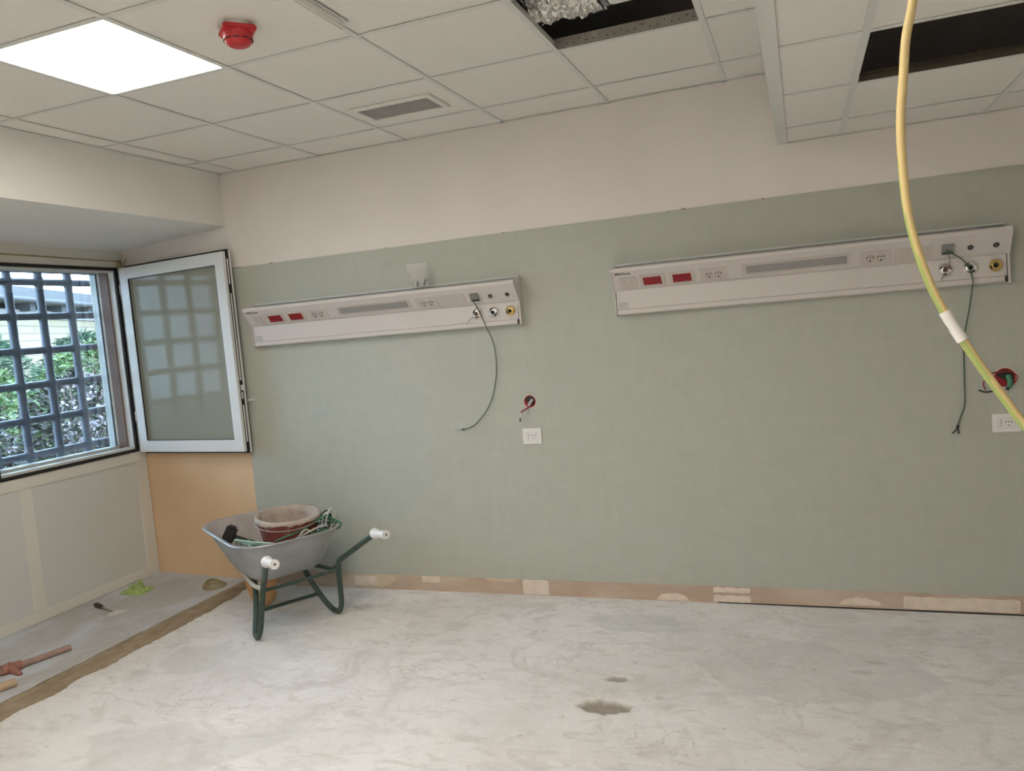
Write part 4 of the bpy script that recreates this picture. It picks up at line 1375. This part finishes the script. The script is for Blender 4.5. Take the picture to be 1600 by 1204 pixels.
# ---- cables lying in the tray
def cable_thing(name, label, loops, r, mm, seed, group=None):
    t = thing(name, label, 'cable', tuple(loops[0][0]), group=group)
    for pts in loops:
        bm = bmesh.new(); tube(bm, catmull(pts, 8), r, 8); fin('cable_strand', bm, mm, t, world=True, smooth=True)
    return t
def loopset(c_, ra, rb, yaw, tilt, n, jit, seed):
    rr = random.Random(seed)
    pts = []
    for i in range(n):
        a = 2 * PI * i / 11
        e = 1 + rr.uniform(-jit, jit)
        p = Vector((ra * e * math.cos(a), rb * e * math.sin(a), rr.uniform(-0.012, 0.012) + 0.0008 * i))
        p = Matrix.Rotation(yaw, 3, 'Z') @ (Matrix.Rotation(tilt, 3, 'X') @ p)
        pts.append(Vector(c_) + p)
    return pts
cable_thing('cable_coil', 'tangle of bright green cable at the handle side of the bucket in the wheelbarrow',
            [loopset(put(-0.03, 0.215, 0.520), 0.085, 0.045, 0.6, 0.45, 30, 0.22, 3),
             [put(0.00, -0.07, 0.50), put(-0.055, -0.02, 0.525), put(-0.075, 0.06, 0.545), put(-0.07, 0.15, 0.575), put(-0.04, 0.235, 0.590), put(0.0, 0.27, 0.565)]], 0.0055, M['green_b'], 3)
cable_thing('cable_coil', 'loops of whitish cable standing up right of the bucket in the wheelbarrow',
            [[put(-0.03, 0.21, 0.50), put(-0.045, 0.225, 0.57), put(-0.04, 0.25, 0.615), put(-0.04, 0.275, 0.610), put(-0.03, 0.287, 0.57), put(0.0, 0.27, 0.50)],
             [put(-0.02, 0.19, 0.50), put(-0.03, 0.22, 0.585), put(-0.035, 0.262, 0.595), put(-0.03, 0.280, 0.53), put(0.02, 0.25, 0.48)],
             [put(-0.10, -0.04, 0.50), put(-0.11, 0.05, 0.525), put(-0.11, 0.13, 0.545), put(-0.09, 0.20, 0.54), put(-0.06, 0.22, 0.51)],
             [put(-0.09, 0.02, 0.50), put(-0.12, 0.03, 0.535), put(-0.11, 0.07, 0.55), put(-0.08, 0.12, 0.51)]], 0.0048, M['white_c'], 4)
cable_thing('cable_coil', 'dark cable looped beside the whitish loops right of the bucket',
            [[put(0.0, 0.15, 0.52), put(-0.02, 0.19, 0.575), put(-0.02, 0.235, 0.608), put(-0.01, 0.27, 0.58), put(0.02, 0.26, 0.50)],
             loopset(put(-0.06, 0.14, 0.500), 0.075, 0.035, 0.9, 0.3, 24, 0.2, 8)], 0.0052, M['frame_g'], 5)
cable_thing('cable_coil', 'pale green cable loops at the near left corner of the wheelbarrow tray',
            [[put(0.13, -0.235, 0.50), put(0.10, -0.255, 0.535), put(0.05, -0.235, 0.535), put(-0.01, -0.19, 0.525), put(-0.07, -0.13, 0.515), put(-0.09, -0.08, 0.50)],
             [put(0.10, -0.23, 0.50), put(0.07, -0.235, 0.525), put(0.02, -0.21, 0.520), put(-0.04, -0.15, 0.510), put(-0.06, -0.10, 0.49)],
             [put(0.12, -0.21, 0.50), put(0.05, -0.215, 0.512), put(0.0, -0.18, 0.508), put(-0.03, -0.13, 0.50)],
             loopset(put(0.03, -0.17, 0.485), 0.07, 0.04, 2.5, 0.1, 26, 0.15, 12)], 0.0048, M['green_l'], 6)

# ================================================================ THINGS ON THE RECESS FLOOR
# lime green rag
t = thing('green_rag', 'crumpled lime green rag on the recess floor at the foot of the panelling', 'rag', (-0.80, -0.31, RZ))
bm = bmesh.new()
g_ = []
N = 26
for i in range(N):
    row = []
    for j in range(N):
        u, v_ = i / (N - 1) * 2 - 1, j / (N - 1) * 2 - 1
        rr = max(abs(u), abs(v_))
        fold = abs(noise.noise(Vector((u * 2.6, v_ * 2.6, 1.5)))) + 0.22 * abs(noise.noise(Vector((u * 5, v_ * 5, 4))))
        x = u * 0.085 * (1 + 0.35 * noise.noise(Vector((u * 2, v_ * 2, 7))))
        y = v_ * 0.065 * (1 + 0.35 * noise.noise(Vector((u * 2, v_ * 2, 11))))
        z = 0.002 + (1 - rr ** 3) * (0.012 + 0.060 * fold)
        pk = math.exp(-((u + 0.1) ** 2 + (v_ - 0.75) ** 2) / 0.06)
        z += 0.06 * pk
        row.append(bm.verts.new((x, y, z)))
    g_.append(row)
for i in range(N - 1):
    for j in range(N - 1):
        bm.faces.new((g_[i][j], g_[i + 1][j], g_[i + 1][j + 1], g_[i][j + 1]))
ret = bmesh.ops.extrude_face_region(bm, geom=list(bm.faces))
for v_ in [e for e in ret['geom'] if isinstance(e, bmesh.types.BMVert)]:
    v_.co.z = max(0.0, v_.co.z - 0.003)
fin('cloth', bm, M['cloth'], t, smooth=True)

# putty knife
t = thing('putty_knife', 'putty knife with dark grip lying on the recess floor near the green rag', 'putty knife', (-0.72, -0.62, RZ), (0, 0, 0))
def seg_box(bm, a, b_, w0, w1, z0, z1):
    a, b_ = Vector(a), Vector(b_)
    d = (b_ - a).normalized(); s = Vector((-d.y, d.x))
    poly = [a + s * w0 / 2, a - s * w0 / 2, b_ - s * w1 / 2, b_ + s * w1 / 2]
    prism(bm, [(q.x, q.y) for q in poly], 'z', z0, z1)
bm = bmesh.new()
tube(bm, [(-0.855, -0.592, RZ + 0.015), (-0.835, -0.598, RZ + 0.017), (-0.79, -0.612, RZ + 0.015), (-0.757, -0.621, RZ + 0.012)], [0.011, 0.016, 0.015, 0.009], 14)
fin('grip', bm, M['knife'], t, world=True, smooth=True)
bm = bmesh.new()
tube(bm, [(-0.76, -0.62, RZ + 0.011), (-0.69, -0.640, RZ + 0.007), (-0.642, -0.655, RZ + 0.004)], [0.008, 0.006, 0.005], 10)
fin('shank', bm, M['grey'], t, world=True, smooth=True)
bm = bmesh.new()
seg_box(bm, (-0.648, -0.648), (-0.575, -0.672), 0.035, 0.135, RZ + 0.0005, RZ + 0.004)
fin('blade', bm, M['chipc'], t, world=True)

# coil of cord
t = thing('cord_coil', 'small coil of ochre cord on the recess floor before the orange wall', 'cord', (-0.29, -0.155, RZ))
for k in range(4):
    bm = bmesh.new()
    pts = []
    rr = random.Random(20 + k)
    ph = rr.uniform(0, 6)
    for i in range(28):
        a = 2 * PI * i / 28 + ph
        pts.append(Vector((-0.29 + 0.074 * (1 - 0.07 * k) * math.cos(a) + rr.uniform(-0.002, 0.002), -0.155 + (0.070 - 0.010 * k) * math.sin(a), RZ + 0.005 + 0.010 * k + 0.006 * math.sin(a * 2 + k))))
    tube(bm, pts, 0.0048, 8, closed=True)
    fin('cord_loop', bm, M['rope'], t, world=True, smooth=True)

# pickaxe-like tool and a second handle, at left edge
t = thing('hand_pick', 'hand pick with red-brown head and worn round handle on the recess floor', 'pick', (-0.45, -1.4, RZ))
bm = bmesh.new()
tube(bm, catmull([(-0.378, -1.178, RZ + 0.017), (-0.41, -1.30, RZ + 0.018), (-0.448, -1.44, RZ + 0.022), (-0.475, -1.53, RZ + 0.024)], 5), [0.0165] * 5 + [0.0165] * 5 + [0.017] * 5 + [0.018], 16)
fin('handle', bm, M['handle_w'], t, world=True, smooth=True)
bm = bmesh.new()
hp = Vector((-0.455, -1.462, RZ + 0.024))
hx = Vector((0.86, -0.22, 0)).normalized()
pts = [hp + hx * a + Vector((0, 0, -0.02 * abs(a) / 0.1)) for a in (-0.14, -0.09, -0.045, -0.02, 0.02, 0.045, 0.075, 0.10)]
tube(bm, pts, [0.004, 0.012, 0.018, 0.030, 0.030, 0.022, 0.016, 0.014], 10, squeeze=0.8)
h_ = Vector((-0.455, -1.462, RZ + 0.022))
tube(bm, [h_ + Vector((0.012, 0.045, -0.002)), h_ + Vector((-0.013, -0.047, 0.002))], [0.025, 0.028], 14)
fin('pick_head', bm, M['rust'], t, world=True, smooth=True)
t = thing('tool_handle', 'short tan wooden tool handle end at the left edge below the hand pick', 'tool handle', (-0.30, -1.62, RZ))
bm = bmesh.new()
tube(bm, [(-0.262, -1.585, RZ + 0.021), (-0.300, -1.68, RZ + 0.021), (-0.350, -1.80, RZ + 0.020), (-0.40, -1.92, RZ + 0.019)], [0.0205, 0.021, 0.020, 0.019], 16)
fin('handle', bm, M['handle_y'], t, world=True, smooth=True)

# plaster crumbs and chips
CRUMBS = ['by the putty knife blade, the larger of two', 'by the putty knife blade, the smaller of two', 'in front of the orange wall', 'near the foot of the orange wall, left one', 'on the recess floor above the hand pick', 'at the tip of the hand pick handle',
          'on the recess floor below the putty knife', 'beside the brown mortar strip', 'left of the larger hole in the floor', 'on the floor right of the smaller hole', 'on the bare floor right of the larger hole',
          'on the floor right of the wheelbarrow legs', 'between the two floor holes and the left floor', 'on the floor under the left wall socket']
for k, (x, y, z, s) in enumerate([(-0.60, -0.50, RZ, 0.010), (-0.575, -0.485, RZ, 0.006), (-0.52, -0.12, RZ, 0.009), (-0.62, -0.08, RZ, 0.006), (-0.70, -0.95, RZ, 0.008), (-0.36, -1.30, RZ, 0.007),
                                  (-0.55, -0.88, RZ, 0.006), (-0.40, -0.80, RZ, 0.005), (2.35, -1.50, 0, 0.006), (2.95, -0.93, 0, 0.005), (3.1, -1.3, 0, 0.006), (1.6, -1.05, 0, 0.005), (2.47, -1.33, 0, 0.008), (2.42, -0.62, 0, 0.006)]):
    bm = bmesh.new()
    bmesh.ops.create_icosphere(bm, subdivisions=2, radius=s)
    for v_ in bm.verts:
        v_.co *= 1 + 0.5 * noise.noise(v_.co * 160 + Vector((k, 0, 0)))
        v_.co.z = v_.co.z * 0.45 + s * 0.35
        v_.co.x *= 1.5
    o = fin('plaster_crumb', bm, M['chipc'], smooth='all')
    o.location = (x, y, z); o.rotation_euler = (0, 0, k * 1.3)
    tag(o, 'tiny white plaster crumb ' + CRUMBS[k], 'debris', 'plaster crumbs on the recess floor' if x < 0 else 'plaster crumbs on the main floor')

# ================================================================ OUTSIDE
bm = bmesh.new()
box(bm, -40, -1.30, -14, 34, -0.5, -0.1)
struct(fin('ground', bm, M['soil']), 'soil of the garden outside the window')

def leaf(bm, c_, d, s, w, rr):
    d = d.normalized()
    a = d.cross(Vector((rr.uniform(-1, 1), rr.uniform(-1, 1), rr.uniform(-1, 1)))).normalized()
    t1 = c_ + d * s * 0.5 + a * s * w
    t2 = c_ + d * s * 0.5 - a * s * w
    e = c_ + d * s + Vector((0, 0, -0.15 * s))
    v0, v1, v2, v3 = (bm.verts.new(q) for q in (c_, t1, e, t2))
    bm.faces.new((v0, v1, v2)); bm.faces.new((v0, v2, v3))

def shrub(x, y, h, rx, ry, mm, n, label, seed, ls=0.09, lw=0.22, flowers=0, name='garden_shrub'):
    rr = random.Random(seed)
    t = thing(name, label, 'shrub', (x, y, -0.1))
    bm = bmesh.new()
    tips = []
    for k in range(16):
        a = 2 * PI * k / 16 + rr.uniform(-0.2, 0.2)
        q = rr.uniform(0.3, 0.95)
        p = [Vector((0, 0, 0)), Vector((rx * q * 0.35 * math.cos(a), ry * q * 0.35 * math.sin(a), h * 0.4)), Vector((rx * q * 0.8 * math.cos(a), ry * q * 0.8 * math.sin(a), h * rr.uniform(0.65, 0.95)))]
        tube(bm, catmull(p, 4), [0.018 * (1 - 0.08 * i) for i in range(9)], 6)
    fin('stem', bm, M['bark'], t, smooth=True)
    bm = bmesh.new()
    for k in range(n):
        a = rr.uniform(0, 2 * PI)
        zf = rr.uniform(0.05, 1.0)
        env = (math.sin(PI * min(1, zf * 0.92 + 0.10)) ** 0.45)
        q = rr.random() ** 0.35
        bump_ = 1 + 0.22 * noise.noise(Vector((math.cos(a) * 2, math.sin(a) * 2, zf * 4 + seed)))
        c_ = Vector((rx * env * q * bump_ * math.cos(a), ry * env * q * bump_ * math.sin(a), h * zf * (1 + 0.08 * bump_ - 0.08)))
        d = Vector((math.cos(a), math.sin(a), rr.uniform(-0.3, 1.0))) + Vector((rr.uniform(-0.8, 0.8), rr.uniform(-0.8, 0.8), 0))
        leaf(bm, c_, d, ls * rr.uniform(0.6, 1.3), lw, rr)
    fin('foliage', bm, mm, t, recalc=False)
    if flowers:
        bm = bmesh.new()
        for k in range(flowers):
            a = rr.uniform(-1.2, 1.2)
            zf = rr.uniform(0.25, 1.0)
            env = (math.sin(PI * min(1, zf * 0.92 + 0.10)) ** 0.45)
            c_ = Vector((rx * env * 0.98 * math.cos(a), ry * env * 0.98 * math.sin(a), h * zf))
            for q in range(6):
                leaf(bm, c_, Vector((rr.uniform(-1, 1), rr.uniform(-1, 1), rr.uniform(-0.5, 1))), ls * 0.7, 0.35, rr)
        fin('blossom', bm, M['leafD'], t, recalc=False)
    return t
shrub(-3.8, 0.5, 1.60, 0.62, 0.64, M['leafB'], 5200, 'dusky shrub with pale blossom outside the window, nearest the left edge', 1, flowers=90, ls=0.075)
shrub(-3.8, 2.0, 1.58, 0.62, 0.64, M['leafB'], 5200, 'dusky flowering shrub outside, behind the middle bars of the grate', 2, flowers=150, ls=0.075)
shrub(-3.9, 3.5, 1.62, 0.62, 0.64, M['leafB'], 4200, 'dusky shrub outside next to the right jamb of the window', 3, flowers=120, ls=0.075)
shrub(-2.35, 0.05, 0.95, 0.42, 0.46, M['leafB'], 3200, 'low dusky shrub just outside the grate, at left', 4, ls=0.06, flowers=30)
shrub(-2.40, 1.18, 0.95, 0.42, 0.46, M['leafB'], 3200, 'low dusky shrub just outside the grate, at right', 5, ls=0.06, flowers=60)
shrub(-5.7, 2.0, 1.85, 0.85, 0.85, M['leafA'], 4200, 'bright green shrub seen over the dusky shrubs, at left', 6, ls=0.11)
shrub(-5.9, 4.1, 1.92, 0.85, 0.85, M['leafA'], 4200, 'bright green shrub seen over the dusky shrubs, at right', 7, ls=0.11)
shrub(-8.6, 4.3, 2.25, 1.0, 0.9, M['leafC'], 4200, 'feathery blue-green conifer bush before the cream building, left one', 8, ls=0.2, lw=0.07, name='conifer_bush')
shrub(-8.8, 6.5, 2.18, 1.0, 0.85, M['leafC'], 3600, 'feathery blue-green conifer bush before the cream building, right one', 9, ls=0.2, lw=0.07, name='conifer_bush')
# small blossoming tree near the building's right end
shrub(-9.4, 8.35, 2.9, 0.6, 0.7, M['leafD'], 1500, 'pale blossoming small tree before the building beside the window jamb', 10, ls=0.10, lw=0.3, name='blossom_tree')

# cream building with flat grey roof edge
A0 = Vector((-12.0, 7.70, 0)); B0 = Vector((-13.93, 11.56, 0))
dv = (B0 - A0).normalized()
yaw = math.atan2(dv.y, dv.x)
BD = thing('garden_building', 'cream brick building with grey flat roof edge across the garden', 'building', (A0.x, A0.y, -0.1), (0, 0, yaw))
# local: x along facade, y away (+ left normal), facade faces the window
nrm = 1 if (Matrix.Rotation(yaw, 3, 'Z') @ Vector((0, 1, 0))).x < 0 else -1
bm = bmesh.new(); box(bm, -9, 14, 0.0, 5 * nrm, 0, 2.78); fin('brick_wall', bm, M['brick'], BD)
bm = bmesh.new(); box(bm, -9.3, 14.3, -0.08 * nrm, -0.0 * nrm, 2.72, 2.90); fin('fascia', bm, M['roofw'], BD)
bm = bmesh.new(); box(bm, -9.6, 14.6, -0.55 * nrm, 5.3 * nrm, 3.02, 3.30); fin('roof_slab', bm, M['roofm'], BD)
for k in range(16):
    bm = bmesh.new(); box(bm, -8.6 + k * 1.45, -8.35 + k * 1.45, -0.3 * nrm, 0.1 * nrm, 2.86, 3.06); fin('roof_bracket', bm, M['roofm'], BD)
bm = bmesh.new(); tube(bm, [(-9, -0.60 * nrm, 3.06), (14, -0.60 * nrm, 3.02)], 0.05, 10); fin('gutter', bm, M['roofm'], BD, smooth=True)
